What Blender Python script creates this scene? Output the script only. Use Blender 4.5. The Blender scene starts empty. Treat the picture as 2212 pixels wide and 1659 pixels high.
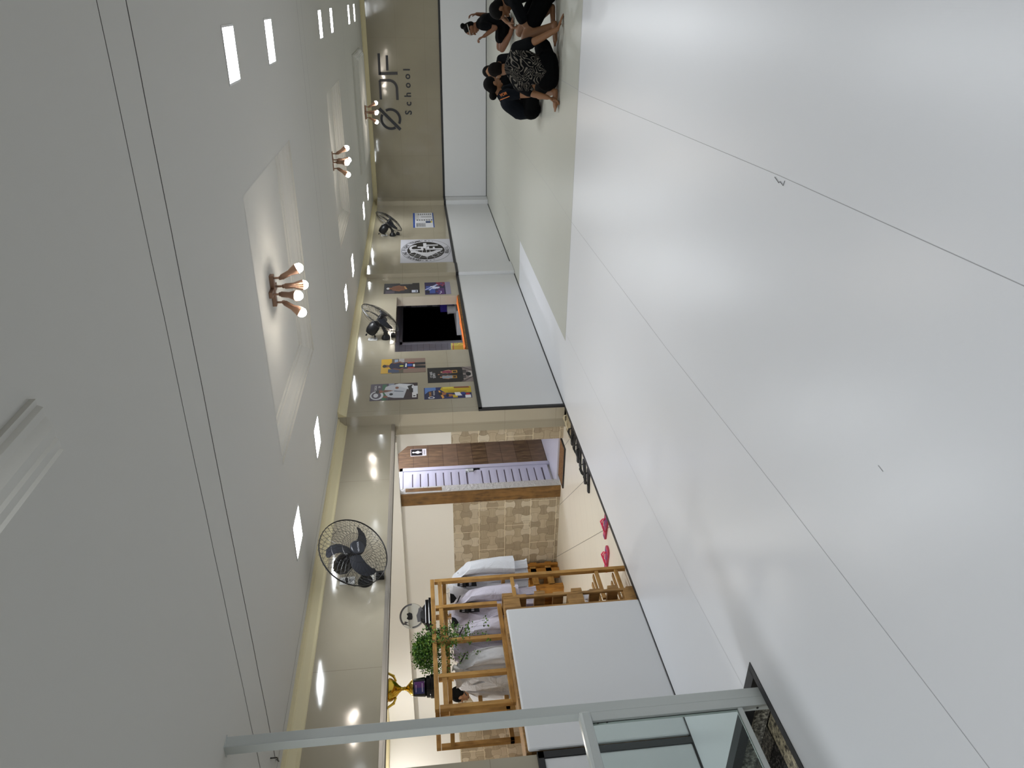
import bpy, math, random
from mathutils import Vector as V, Matrix as Mx
random.seed(7)
S = bpy.context.scene
COL = S.collection
PI = math.pi

# ---------------------------------------------------------------- camera
# a phone held on its side: the picture is rolled by about 90 degrees
cam_d = bpy.data.cameras.new('camera'); cam = bpy.data.objects.new('camera', cam_d); COL.objects.link(cam)
ax = V((0.014718, -0.121730, -0.992454)); ay = V((-0.888143, -0.457555, 0.042951)); az = V((-0.459331, 0.880809, -0.114848))
cam.matrix_world = Mx(((ax.x, -ay.x, -az.x, 0), (ax.y, -ay.y, -az.y, 0), (ax.z, -ay.z, -az.z, 1.6), (0, 0, 0, 1)))
cam_d.sensor_fit = 'HORIZONTAL'; cam_d.sensor_width = 36; cam_d.lens = 1620.4 / 2212 * 36; cam_d.clip_start = .05
S.camera = cam
# ---------------------------------------------------------------- world, exposure
w = bpy.data.worlds.new('World'); S.world = w; w.use_nodes = True
w.node_tree.nodes['Background'].inputs[0].default_value = (.75, .8, .9, 1)
w.node_tree.nodes['Background'].inputs[1].default_value = .02
S.view_settings.view_transform = 'Standard'; S.view_settings.look = 'None'; S.view_settings.gamma = 1
S.view_settings.exposure = 0.0
PANEL = 52.0      # strength of the recessed LED panels
BULB = 78.0       # strength of the spot bulbs
LOBBY = 290.0

# ---------------------------------------------------------------- materials
def lin(h):
    h = h.lstrip('#'); c = [int(h[i:i+2], 16) / 255 for i in (0, 2, 4)]
    return tuple(x / 12.92 if x <= .04045 else ((x + .055) / 1.055) ** 2.4 for x in c) + (1,)
MC = {}
def M(name, col, rough=.6, metal=0, **k):
    if name in MC: return MC[name]
    m = bpy.data.materials.new(name); m.use_nodes = True; MC[name] = m
    b = m.node_tree.nodes['Principled BSDF']
    b.inputs['Base Color'].default_value = lin(col) if isinstance(col, str) else col
    b.inputs['Roughness'].default_value = rough; b.inputs['Metallic'].default_value = metal
    if 'spec' in k: b.inputs['Specular IOR Level'].default_value = k['spec']
    if 'emit' in k:
        b.inputs['Emission Color'].default_value = lin(k.get('ecol', col)); b.inputs['Emission Strength'].default_value = k['emit']
    if 'alpha' in k: b.inputs['Alpha'].default_value = k['alpha']
    if 'trans' in k: b.inputs['Transmission Weight'].default_value = k['trans']; b.inputs['IOR'].default_value = k.get('ior', 1.45)
    return m
def flat(h): return M('paint_' + h.strip('#'), h, .55)
class G:
    """small node graph helper around one material"""
    def __init__(s, m): s.m = m; s.t = m.node_tree; s.b = s.t.nodes['Principled BSDF']
    def n(s, ty, **k):
        nd = s.t.nodes.new(ty)
        for a, v in k.items():
            if a.startswith('i_'): 
                key = a[2:].replace('_', ' ')
                s.put(nd.inputs[int(key) if key.isdigit() else key], v)
            else: setattr(nd, a, v)
        return nd
    def put(s, sock, v):
        if isinstance(v, bpy.types.NodeSocket): s.t.links.new(v, sock)
        elif isinstance(v, bpy.types.Node): s.t.links.new(v.outputs[0], sock)
        else: sock.default_value = v
    def co(s, scale=(1, 1, 1), rot=(0, 0, 0), loc=(0, 0, 0)):
        tc = s.n('ShaderNodeTexCoord'); mp = s.n('ShaderNodeMapping')
        s.t.links.new(tc.outputs['Object'], mp.inputs[0])
        mp.inputs['Scale'].default_value = scale; mp.inputs['Rotation'].default_value = rot; mp.inputs['Location'].default_value = loc
        return mp.outputs[0]
    def noise(s, vec, sc=5, det=4, ro=.5, dist=0):
        return s.n('ShaderNodeTexNoise', i_Vector=vec, i_Scale=sc, i_Detail=det, i_Roughness=ro, i_Distortion=dist).outputs[0]
    def ramp(s, fac, stops):
        r = s.n('ShaderNodeValToRGB', i_0=fac); e = r.color_ramp.elements
        while len(e) < len(stops): e.new(.5)
        for q, (p, c) in zip(e, stops): q.position = p; q.color = lin(c) if isinstance(c, str) else (c, c, c, 1)
        return r.outputs[0]
    def math(s, op, a, b=0.0, c=None):
        nd = s.n('ShaderNodeMath', operation=op); s.put(nd.inputs[0], a); s.put(nd.inputs[1], b)
        if c is not None: s.put(nd.inputs[2], c)
        return nd.outputs[0]
    def mix(s, f, a, b, mode='MIX'):
        nd = s.n('ShaderNodeMix', data_type='RGBA', blend_type=mode)
        s.put(nd.inputs[0], f); s.put(nd.inputs[6], lin(a) if isinstance(a, str) else a); s.put(nd.inputs[7], lin(b) if isinstance(b, str) else b)
        return nd.outputs[2]
    def color(s, v): s.put(s.b.inputs['Base Color'], v)
    def rough(s, v): s.put(s.b.inputs['Roughness'], v)
    def bump(s, h, st=.2, d=.01):
        nd = s.n('ShaderNodeBump', i_Height=h, i_Strength=st, i_Distance=d); s.put(s.b.inputs['Normal'], nd)
    def sep(s, v): return s.n('ShaderNodeSeparateXYZ', i_0=v).outputs

def wood_mat(name, light, mid, dark, axis='z', rough=.55, sc=1.0):
    m = M(name, mid, rough); g = G(m)
    st = {'x': (1.2, 9, 9), 'y': (9, 1.2, 9), 'z': (9, 9, 1.2)}[axis]
    co = g.co(tuple(q * sc for q in st))
    n1 = g.noise(co, 3, 6, .6, 1.2)
    c = g.ramp(n1, [(.25, dark), (.48, mid), (.75, light)])
    k = g.noise(g.co((6, 6, 6)), 1.7, 2)
    g.color(g.mix(g.ramp(k, [(.3, 0.0), (.36, 0.0), (.7, .6), (1, 1.0)]), c, light)); g.bump(n1, .15, .004)
    return m
pine = wood_mat('pine_wood', '#c79a55', '#a87b3c', '#7d5626', 'z')
pine_y = wood_mat('pine_wood_long', '#c2954f', '#9f7438', '#6f4c22', 'y')
pine_x = wood_mat('pine_wood_cross', '#c2954f', '#a57a3c', '#6f4c22', 'x')
pallet_m = wood_mat('pallet_wood', '#b98f55', '#8f6a3a', '#4e3a22', 'z', .7)
orange_wood = wood_mat('stained_pallet_wood', '#c98f3e', '#a8702a', '#6b4418', 'x', .5)
orange_woodz = wood_mat('stained_pallet_wood_upright', '#c98f3e', '#a8702a', '#6b4418', 'z', .5)
board_m = wood_mat('old_board_wood', '#8f6a38', '#6d4f28', '#35261a', 'z', .6, .8)

ceil_m = M('ceiling_paint', '#d2d1cb', .9)
white_wall = M('white_wall_paint', '#efeee9', .85)
crown_m = M('cream_crown', '#e6dcb6', .6)
tape_m = M('black_edge_tape', '#222326', .45)
pad_m = M('white_wall_pad', '#dfe1e4', .42); g = G(pad_m); g.bump(g.noise(g.co((1, 1, 1)), 2.2, 2), .12, .03)
black_plastic = M('black_plastic', '#16171b', .38)
black_wire = M('black_wire', '#101013', .4)
steel = M('white_painted_steel', '#c9cfce', .28)
chrome = M('polished_metal', '#cfcfcf', .2, 1)
gold = M('gold_metal', '#d8b64a', .14, 1)
gloss_black = M('gloss_black', '#0a0a12', .1)
copper = M('copper_metal', '#a1826f', .36, .85)

SK = M('skin_brown', '#6f4c38', .55)
# glossy beige wall tile: 0.6 x 0.6 porcelain with hair-line joints
def tile_wall(name, base, axis_u):
    m = M(name, base, .1, spec=.55); g = G(m); co = g.co((1, 1, 1)); x, y, z = g.sep(co)
    u = y if axis_u == 'y' else x
    def line(v, s, off):
        a = g.math('FRACT', g.math('DIVIDE', g.math('ADD', v, off), s)); return g.math('LESS_THAN', a, .0028 / s)
    ln = g.math('MAXIMUM', line(u, 1.2, .41 + 10), line(z, .6, 10.1))
    cl = g.noise(g.co((.6, .6, .6)), 1.6, 4)
    c = g.ramp(cl, [(.3, base), (.7, '#%02x%02x%02x' % tuple(min(255, int(int(base[i:i+2], 16) * 1.07)) for i in (1, 3, 5)))])
    g.color(g.mix(ln, c, '#8a8272'))
    g.rough(g.ramp(g.noise(g.co((1, 1, 1)), 3.5, 5), [(.3, .05), (.8, .14)]))
    g.bump(g.noise(g.co((1, 1, 1)), 5, 3), .04, .01)
    return m
tile_y = tile_wall('beige_glossy_tile', '#aba391', 'y')
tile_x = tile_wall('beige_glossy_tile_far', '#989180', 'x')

# tatami vinyl: smooth canvas with very fine ribs and long soft ripples
def mat_floor(name, col, rough, s1):
    m = M(name, col, rough, spec=.45); g = G(m)
    rib = g.n('ShaderNodeTexWave', i_Vector=g.co((1, 1, 1)), i_Scale=34, i_Distortion=.6, wave_type='BANDS', bands_direction='X')
    rip = g.noise(g.co((1.0, 2.2, 1)), 1.5, 1, .4, .2)
    fine = g.noise(g.co((3, 9, 1)), 5, 2)
    area = g.ramp(g.noise(g.co((.5, .5, 1)), .9, 1), [(.2, 0.0), (.85, 1.0)])
    h = g.math('ADD', g.math('MULTIPLY', g.math('MULTIPLY', rib.outputs[0], area), .02), g.math('ADD', g.math('MULTIPLY', rip, .25), g.math('MULTIPLY', fine, .0)))
    g.bump(h, s1, .012)
    g.rough(g.ramp(g.noise(g.co((.5, .5, 1)), .9, 1), [(0, rough - .07), (1, rough + .07)]))
    return m
mat_near = mat_floor('mat_canvas_white', '#e6e8ed', .33, .25)
mat_far = mat_floor('mat_canvas_beige', '#c2c3ba', .38, .15)
seam_m = M('mat_seam', '#a9aaae', .6)

# lobby porcelain floor, 0.6 m tiles laid on the diagonal
lob_floor = M('lobby_floor_tile', '#e4dccb', .3); g = G(lob_floor)
x, y, z = g.sep(g.co((1, 1, 1), (0, 0, PI / 4), (0, 0, 0)))
def jl(v, s, o, wd): return g.math('LESS_THAN', g.math('FRACT', g.math('DIVIDE', g.math('ADD', v, o), s)), wd / s)
g.color(g.mix(g.math('MAXIMUM', jl(y, .6, 60.46, .006), g.math('MULTIPLY', jl(x, .3, 30.1, .003), .35)), '#ece6d8', '#6b665c'))

# bow-tie patterned stone tile: 0.67 x 0.33 tiles printed with interlocking bones
stone = M('bone_pattern_tile', '#b5a58a', .5); g = G(stone)
X, Y, Z = g.sep(g.co((1, 1, 1)))
uu = g.math('ADD', X, Y)
U = g.math('DIVIDE', g.math('ADD', uu, 20.0), .1117); W_ = g.math('DIVIDE', Z, .11)
su = g.math('SINE', g.math('MULTIPLY', U, PI)); cu = g.math('COSINE', g.math('MULTIPLY', U, PI))
sv = g.math('SINE', g.math('MULTIPLY', W_, PI)); cv = g.math('COSINE', g.math('MULTIPLY', W_, PI))
U2 = g.math('ADD', U, g.math('MULTIPLY', g.math('MULTIPLY', sv, cu), .2)); W2 = g.math('SUBTRACT', W_, g.math('MULTIPLY', g.math('MULTIPLY', su, cv), .2))
cell = g.n('ShaderNodeCombineXYZ', i_0=g.math('FLOOR', U2), i_1=g.math('FLOOR', W2))
rn = g.n('ShaderNodeTexWhiteNoise', noise_dimensions='2D', i_Vector=cell)
base = g.ramp(rn.outputs[0], [(0, '#968873'), (.35, '#aa9b82'), (.7, '#bcae95'), (1, '#d9d0bd')])
par = g.math('MODULO', g.math('ADD', g.math('FLOOR', U2), g.math('FLOOR', W2)), 2)
gr = g.mix(par, g.noise(g.co((2, 2, 40)), 2, 3), g.noise(g.co((40, 40, 2)), 2, 3))
base = g.mix(.25, base, g.ramp(gr, [(.3, '#857763'), (.7, '#cbbfa8')]))
fu = g.math('FRACT', U2); fv = g.math('FRACT', W2)
ed = g.math('MAXIMUM', g.math('LESS_THAN', fu, .05), g.math('GREATER_THAN', fv, .95))
base = g.mix(g.math('MULTIPLY', ed, .55), base, '#6d6150')
row = g.math('FLOOR', g.math('DIVIDE', Z, .33))
jo = g.math('FRACT', g.math('DIVIDE', g.math('ADD', g.math('ADD', uu, 20.12), g.math('MULTIPLY', row, .37)), .67))
gl = g.math('MAXIMUM', g.math('LESS_THAN', jo, .009), g.math('LESS_THAN', g.math('FRACT', g.math('DIVIDE', g.math('ADD', Z, .0), .33)), .018))
g.color(g.mix(gl, base, '#e6dcc2'))

# dark wood-look tile in the corridor
wtile = M('wood_look_tile', '#5d4331', .35); g = G(wtile)
n1 = g.noise(g.co((1, 9, 1.2)), 4, 6, .6, .8); br = g.n('ShaderNodeTexBrick', i_Vector=g.co((1, 1, 1), (0, PI / 2, 0)), i_Scale=1.0)
X, Y, Z = g.sep(g.co((1, 1, 1)))
pl = g.math('FLOOR', g.math('DIVIDE', Z, .2)); rn = g.n('ShaderNodeTexWhiteNoise', noise_dimensions='1D', i_W=pl)
c = g.ramp(n1, [(.25, '#2f241a'), (.5, '#5c4834'), (.8, '#97805f')])
c = g.mix(g.math('MULTIPLY', rn.outputs[0], .45), c, '#8c7868')
ln = g.math('LESS_THAN', g.math('FRACT', g.math('DIVIDE', Z, .2)), .02)
ln2 = g.math('LESS_THAN', g.math('FRACT', g.math('DIVIDE', g.math('ADD', Y, g.math('MULTIPLY', pl, .0)), .6)), .006)
g.color(g.mix(g.math('MAXIMUM', ln, ln2), c, '#2a1d16'))

white_tile = M('small_white_tile', '#b9b9c6', .3); g = G(white_tile)
X, Y, Z = g.sep(g.co((1, 1, 1)))
ln = g.math('MAXIMUM', g.math('LESS_THAN', g.math('FRACT', g.math('DIVIDE', Z, .1)), .05), g.math('LESS_THAN', g.math('FRACT', g.math('DIVIDE', g.math('ADD', Y, g.math('MULTIPLY', g.math('FLOOR', g.math('DIVIDE', Z, .1)), .15)), .3)), .015))
g.color(g.mix(ln, '#babac8', '#7d7d8c'))

def granite(name, a, b, c, sc):
    m = M(name, a, .25); g = G(m)
    n1 = g.noise(g.co((1, 1, 1)), sc, 6, .7); g.color(g.ramp(n1, [(.38, a), (.5, b), (.62, c)])); return m
gran_l = granite('grey_granite', '#55534f', '#8d8a82', '#d8d4c6', 55)
gran_v = granite('veined_granite', '#3e3b36', '#9d937c', '#cbbf9f', 30)
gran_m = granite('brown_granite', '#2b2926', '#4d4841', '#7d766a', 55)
gran_d = granite('dark_granite', '#0c0b0b', '#211f1e', '#5a5450', 60)

# ---------------------------------------------------------------- mesh builder
class MB:
    def __init__(s): s.v = []; s.f = []; s.mi = []; s.ms = []; s.T = Mx.Identity(4)
    def add(s, vs, fs, m):
        if m not in s.ms: s.ms.append(m)
        k = s.ms.index(m); o = len(s.v)
        s.v += [tuple(s.T @ V(p)) for p in vs]
        for f in fs: s.f.append(tuple(o + i for i in f)); s.mi.append(k)
        return s
    def box(s, a, b, m):
        x0, x1 = sorted((a[0], b[0])); y0, y1 = sorted((a[1], b[1])); z0, z1 = sorted((a[2], b[2]))
        return s.add([(x0, y0, z0), (x1, y0, z0), (x1, y1, z0), (x0, y1, z0), (x0, y0, z1), (x1, y0, z1), (x1, y1, z1), (x0, y1, z1)],
                     [(0, 3, 2, 1), (4, 5, 6, 7), (0, 1, 5, 4), (1, 2, 6, 5), (2, 3, 7, 6), (3, 0, 4, 7)], m)
    def frame(s, d):
        d = V(d).normalized(); a = V((0, 0, 1)) if abs(d.z) < .9 else V((1, 0, 0))
        u = d.cross(a).normalized(); return u, d.cross(u).normalized()
    def tube(s, pts, r, m, n=8, closed=False, flat=1.0):
        pts = [V(p) for p in pts]; N = len(pts); rs = r if isinstance(r, (list, tuple)) else [r] * N
        vs = []; fs = []; u = None
        for i, p in enumerate(pts):
            if closed: d = pts[(i + 1) % N] - pts[i - 1]
            else: d = pts[min(i + 1, N - 1)] - pts[max(i - 1, 0)]
            d = d.normalized()
            if u is None: u, w = s.frame(d)
            else: u = (u - d * u.dot(d)).normalized(); w = d.cross(u)
            for k in range(n):
                a = 2 * PI * k / n; vs.append(p + u * (math.cos(a) * rs[i]) + w * (math.sin(a) * rs[i] * flat))
        for i in range(N if closed else N - 1):
            j = (i + 1) % N
            for k in range(n): fs.append((i * n + k, i * n + (k + 1) % n, j * n + (k + 1) % n, j * n + k))
        if not closed: fs += [tuple(range(n))[::-1], tuple((N - 1) * n + k for k in range(n))]
        return s.add(vs, fs, m)
    def cyl(s, a, b, r0, r1, m, n=20): return s.tube([a, b], [r0, r1], m, n)
    def cap(s, p0, p1, r0, r1, m=None, n=14):
        m = m or SK; p0 = V(p0); p1 = V(p1); d = p1 - p0
        if d.length < 1e-5: d = V((0, 0, 1e-4))
        d = d.normalized(); u, w = s.frame(d); vs = []; fs = []; rings = []
        for t in (80, 60, 35, 0): rings.append((p0 - d * (r0 * math.sin(math.radians(t))), r0 * math.cos(math.radians(t))))
        for t in (0, 35, 60, 80): rings.append((p1 + d * (r1 * math.sin(math.radians(t))), r1 * math.cos(math.radians(t))))
        for c, r in rings:
            for k in range(n): a = 2 * PI * k / n; vs.append(c + u * (math.cos(a) * r) + w * (math.sin(a) * r))
        for i in range(7):
            for k in range(n): fs.append((i * n + k, i * n + (k + 1) % n, (i + 1) * n + (k + 1) % n, (i + 1) * n + k))
        fs += [tuple(range(n))[::-1], tuple(7 * n + k for k in range(n))]
        return s.add(vs, fs, m)
    def ell(s, c, r, m=None, rot=None, n=16, h=10):
        m = m or SK; vs = []; fs = []; c = V(c); R = rot or Mx.Identity(3)
        for i in range(1, h):
            t = PI * i / h
            for k in range(n):
                a = 2 * PI * k / n; vs.append(c + R @ V((r[0] * math.sin(t) * math.cos(a), r[1] * math.sin(t) * math.sin(a), r[2] * math.cos(t))))
        vs += [c + R @ V((0, 0, r[2])), c + R @ V((0, 0, -r[2]))]; T = len(vs) - 2
        for i in range(h - 2):
            for k in range(n): fs.append((i * n + k, (i + 1) * n + k, (i + 1) * n + (k + 1) % n, i * n + (k + 1) % n))
        for k in range(n): fs.append((T, k, (k + 1) % n)); fs.append((T + 1, (h - 2) * n + (k + 1) % n, (h - 2) * n + k))
        return s.add(vs, fs, m)
    def lathe(s, prof, c, m, axis=(0, 0, 1), n=28):
        d = V(axis).normalized(); u, w = s.frame(d); c = V(c); vs = []; fs = []
        for r, z in prof:
            for k in range(n): a = 2 * PI * k / n; vs.append(c + d * z + u * (math.cos(a) * max(r, 1e-4)) + w * (math.sin(a) * max(r, 1e-4)))
        for i in range(len(prof) - 1):
            for k in range(n): fs.append((i * n + k, i * n + (k + 1) % n, (i + 1) * n + (k + 1) % n, (i + 1) * n + k))
        fs += [tuple(range(n))[::-1], tuple((len(prof) - 1) * n + k for k in range(n))]
        return s.add(vs, fs, m)
    def prism(s, pts, m, z0, z1):
        n = len(pts); vs = [(p[0], p[1], z0) for p in pts] + [(p[0], p[1], z1) for p in pts]
        return s.add(vs, [tuple(range(n))[::-1], tuple(range(n, 2 * n))] + [(i, (i + 1) % n, n + (i + 1) % n, n + i) for i in range(n)], m)
    def loft(s, rings, m, caps=True):
        n = len(rings[0]); vs = [p for r in rings for p in r]; fs = []
        for i in range(len(rings) - 1):
            for k in range(n): fs.append((i * n + k, i * n + (k + 1) % n, (i + 1) * n + (k + 1) % n, (i + 1) * n + k))
        if caps: fs += [tuple(range(n))[::-1], tuple((len(rings) - 1) * n + k for k in range(n))]
        return s.add(vs, fs, m)
    def text(s, body, size, m, depth=.004, sp=1.0, align='CENTER', bold=0):
        cu = bpy.data.curves.new('t', 'FONT'); cu.body = body; cu.size = size; cu.extrude = depth / 2; cu.align_x = align; cu.align_y = 'CENTER'; cu.space_character = sp
        cu.resolution_u = 3; cu.offset = bold
        o = bpy.data.objects.new('t', cu); COL.objects.link(o); dg = bpy.context.evaluated_depsgraph_get()
        me = bpy.data.meshes.new_from_object(o.evaluated_get(dg))
        s.add([tuple(v.co + V((0, 0, depth / 2))) for v in me.vertices], [tuple(p.vertices) for p in me.polygons], m)
        bpy.data.objects.remove(o); bpy.data.curves.remove(cu); bpy.data.meshes.remove(me); return s
    def build(s, name, parent=None, smooth=False, bevel=0, remesh=0, sm=0, kind=None, label=None, cat=None, group=None):
        me = bpy.data.meshes.new(name); me.from_pydata(s.v, [], s.f)
        for m in s.ms: me.materials.append(m)
        me.polygons.foreach_set('material_index', s.mi)
        if smooth or remesh: me.polygons.foreach_set('use_smooth', [True] * len(s.f))
        me.update(); o = bpy.data.objects.new(name, me); COL.objects.link(o)
        if smooth and not remesh:
            me.set_sharp_from_angle(angle=math.radians(40))
        if bevel:
            b = o.modifiers.new('bevel', 'BEVEL'); b.width = bevel; b.segments = 2; b.limit_method = 'ANGLE'
        if remesh:
            b = o.modifiers.new('remesh', 'REMESH'); b.mode = 'VOXEL'; b.voxel_size = remesh; b.use_smooth_shade = True
            if sm: b = o.modifiers.new('smooth', 'SMOOTH'); b.iterations = sm; b.factor = .5
        put(o, parent)
        if kind: o['kind'] = kind
        tag(o, label, cat, group)
        return o
def put(o, parent):
    if parent: o.parent = parent; o.matrix_parent_inverse = parent.matrix_basis.inverted()
def tag(o, label=None, cat=None, group=None):
    if label: o['label'] = label
    if cat: o['category'] = cat
    if group: o['group'] = group
    return o
def thing(name, label, cat, loc=(0, 0, 0), group=None, rz=0):
    o = bpy.data.objects.new(name, None); COL.objects.link(o); o.location = loc; o.rotation_euler.z = rz; o.empty_display_size = .1
    return tag(o, label, cat, group)
def dup(root, loc, rz=0, label=None):
    r = root.copy(); COL.objects.link(r); r.location = loc; r.rotation_euler.z = rz
    if label: r['label'] = label
    for c in list(root.children):
        q = c.copy(); COL.objects.link(q); q.parent = r
        for g_ in c.children:
            d = g_.copy(); COL.objects.link(d); d.parent = q
    return r
def box(name, a, b, m, **k): return MB().box(a, b, m).build(name, **k)
def wallM(y, z, x): return Mx(((0, 0, 1, x), (1, 0, 0, y), (0, 1, 0, z), (0, 0, 0, 1)))   # local x -> +Y, y -> +Z, z -> +X
def farM(x, z, y): return Mx(((1, 0, 0, x), (0, 0, -1, y), (0, 1, 0, z), (0, 0, 0, 1)))   # local x -> +X, y -> +Z, z -> -Y

# ================================================================ THE SETTING
XL, XP, XH, XR, YF, YN, ZC, YO, YS = -4.235, -4.215, -4.36, 1.4, 17.39, -1.5, 2.59, 7.49, 3.07
XB, YB = -9.52, 7.675        # lobby: left wall, back wall
# floor of the hall: canvas mats round the stair opening, with their seams
f = MB()
f.box((-3.035, YN, -.04), (XR, 7.65, 0), mat_near); f.box((-4.23, 2.595, -.04), (-3.035, 7.65, 0), mat_near); f.box((-4.23, YN, -.04), (-3.035, .1, 0), mat_near)
f.box((-3.47, 7.65, -.04), (XR, YF, 0), mat_far); f.box((-4.23, 11.58, -.04), (-3.47, YF, 0), mat_far); f.box((-4.23, 7.65, -.04), (-3.47, 11.58, 0), mat_near)
def seam(pts, wd=.0026):
    for a, b in zip(pts, pts[1:]): f.add([(a[0] - wd / 2, a[1], .0006), (a[0] + wd / 2, a[1], .0006), (b[0] + wd / 2, b[1], .0006), (b[0] - wd / 2, b[1], .0006)], [(0, 1, 2, 3)], seam_m)
seam([(-.811, 7.62), (-.69, 3.2), (-.668, 1.7), (-.655, -1.4)]); seam([(-2.1, 7.64), (-2.062, 4.39), (-2.016, 2.66), (-1.999, 1.5), (-1.985, -1.4)])
seam([(-3.37, 7.6), (-3.285, 3.42), (-3.224, 2.6)], .0018); seam([(-2.102, 7.66), (-2.061, 9.2), (-2.03, 17.3)], .002); seam([(-3.484, 11.6), (-3.47, 13.5), (-3.44, 17.3)], .003); seam([(-.8, 7.66), (-.78, 17.3)], .003)
f.add([(XR, 7.648, .0007), (XR, 7.653, .0007), (-3.47, 7.653, .0007), (-3.47, 7.648, .0007)], [(0, 1, 2, 3)], seam_m)
scf = M('scuff_mark', '#9a9b9e', .6); f.add([(-1.474, 2.076, .0008), (-1.477, 2.076, .0008), (-1.481, 2.043, .0008), (-1.478, 2.043, .0008)], [(0, 1, 2, 3)], scf)
f.build('floor', kind='structure')
# mat edge tape towards the lobby and the tape border of the stair opening
t = MB(); t.box((-4.245, 2.6, -.042), (-4.205, 7.52, .003), tape_m); t.build('trim_1', kind='structure')
t = MB(); t.box((-4.22, 2.535, -.05), (-3.066, 2.6, .004), tape_m); t.box((-3.07, .1, -.05), (-3.03, 2.6, .004), tape_m); t.box((-4.22, .06, -.05), (-3.03, .1, .004), tape_m); t.build('trim_2', kind='structure')
box('lobby_floor', (XB, 1.2, -.2), (-4.23, YB + .1, -.04), lob_floor, kind='structure')
box('corridor_floor', (-5.63, YB + .1, -.2), (-4.45, 9.12, -.005), M('pale_tile', '#c9c9d6', .3), kind='structure')

# left wall: hall side, with the hatch hole, the header over the lobby opening and the near piece
wl = MB()
T = .15
wl.box((XL, 9.19, 0), (XL - T, YO, ZC), tile_y); wl.box((XL, 11.24, 0), (XL - T, YF, ZC), tile_y)
wl.box((XL, 9.19, 0), (XL - T, 11.24, 1.0), tile_y); wl.box((XL, 9.19, 1.985), (XL - T, 11.24, ZC), tile_y)
wl.box((XL, YN, 0), (XL - T, YS, ZC), tile_y); wl.box((XH, YS, 2.0), (XH - T, YO, ZC), tile_y)
wl.box((XL - T, YO, -.05), (-4.5, 7.674, 2.4), tile_x)
wl.build('wall_left', kind='structure')
# pilasters standing proud of the left wall
for n, (y0, y1, x1) in enumerate(((12.18, 12.66, -4.168), (17.03, YF, -4.13))):
    p = MB(); p.box((XL, y0, .98), (x1, y1, 2.5), tile_y); p.build('wall_pilaster', kind='structure')
    q = MB(); q.box((XL, y0 - .02, .0), (x1 + .006, y1 + (.02 if n == 0 else 0), .965), pad_m); q.build('wall_pad_pilaster', bevel=.012, kind='structure')
    q = MB(); q.box((XL, y0 - .025, .963), (x1 + .012, y1, 1.004), tape_m); q.build('trim_3', kind='structure')
box('wall_far', (XL - T, YF, 0), (XR + .2, YF + .15, ZC), tile_x, kind='structure')
box('wall_right', (XR, YN, 0), (XR + .15, YF, ZC), tile_y, kind='structure')
box('wall_near', (XL - T, YN - .15, 0), (XR + .2, YN, ZC), tile_x, kind='structure')
# lining pads along the foot of the walls
def pad(a, b, name='wall_pad'): return MB().box(a, b, pad_m).build(name, bevel=.008, kind='structure')
pad((XL, YO + .04, .01), (XP, 12.155, .965)); pad((XL, 12.685, .01), (XP, 17.0, .965))
pad((-4.12, YF - .02, .01), (XR, YF, .965)); pad((XR - .02, YN, .01), (XR, YF - .02, .965)); pad((XL, YN, .01), (XP, YS - .045, .965))
t = MB(); t.box((XL, YO, .963), (XP + .006, 12.155, 1.004), tape_m); t.box((XL, YO - .006, 0), (XP + .006, YO + .035, 1.004), tape_m)
t.box((XL, 12.68, .963), (XP + .006, 17.03, 1.004), tape_m); t.box((-4.12, YF - .026, .963), (XR, YF, 1.004), tape_m); t.box((XR - .026, YN, .963), (XR, YF, 1.004), tape_m)
t.build('trim_4', kind='structure')
t = MB(); t.box((XL, YN, .963), (XP + .006, YS, 1.004), tape_m); t.box((XL, YS - .045, 0), (XP + .006, YS, 1.0), tape_m); t.build('trim_5', kind='structure')
t = MB(); t.box((XL, YO, 0), (XP + .004, 12.155, .012), tape_m); t.box((XL, 12.69, 0), (XP + .004, 17.0, .012), tape_m); t.box((-4.12, YF - .024, 0), (XR, YF, .01), tape_m); t.build('baseboard_left', kind='structure')

# ceiling with four coffers and fine joints
co_y = [(-.1, 1.79), (4.46, 6.37), (9.4, 11.2), (13.97, 15.9)]; CX0, CX1 = -2.88, -1.04
c = MB(); ys = YN - .1
c.box((XL - .2, YN, ZC), (CX0, YF, ZC + .02), ceil_m); c.box((CX1, YN, ZC), (XR + .1, YF, ZC + .02), ceil_m)
for a, b in co_y[1:3] + [(YF, YF)]: c.box((CX0, ys, ZC), (CX1, a, ZC + .02), ceil_m); ys = b
c.build('ceiling', kind='structure')
prof = [(-.003, -.0006), (.0015, -.0006), (.0015, .014), (.018, .018), (.024, .034), (.036, .04), (.05, .062), (.078, .082), (.082, .094), (.1, .098), (.104, .11)]
drop = [(-.002, 0), (-.002, -.016), (.01, -.02), (.014, -.036), (.03, -.044), (.05, -.066), (.07, -.072), (.074, -.082), (.09, -.086), (.094, -.095)]
for q, (a, b) in enumerate(co_y):
    p0, p1, pf = (CX0, CX1, prof) if q in (1, 2) else (-2.9, -.92, drop)
    k = MB(); rings = [[(p0 + d, a + d, ZC + z), (p1 - d, a + d, ZC + z), (p1 - d, b - d, ZC + z), (p0 + d, b - d, ZC + z)] for d, z in pf]
    k.loft(rings, ceil_m, False); k.add(rings[-1], [(0, 1, 2, 3)], ceil_m); k.build('ceiling_coffer', kind='structure')
j = MB(); jm = M('ceiling_crack', '#3b3836', .9)
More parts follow.
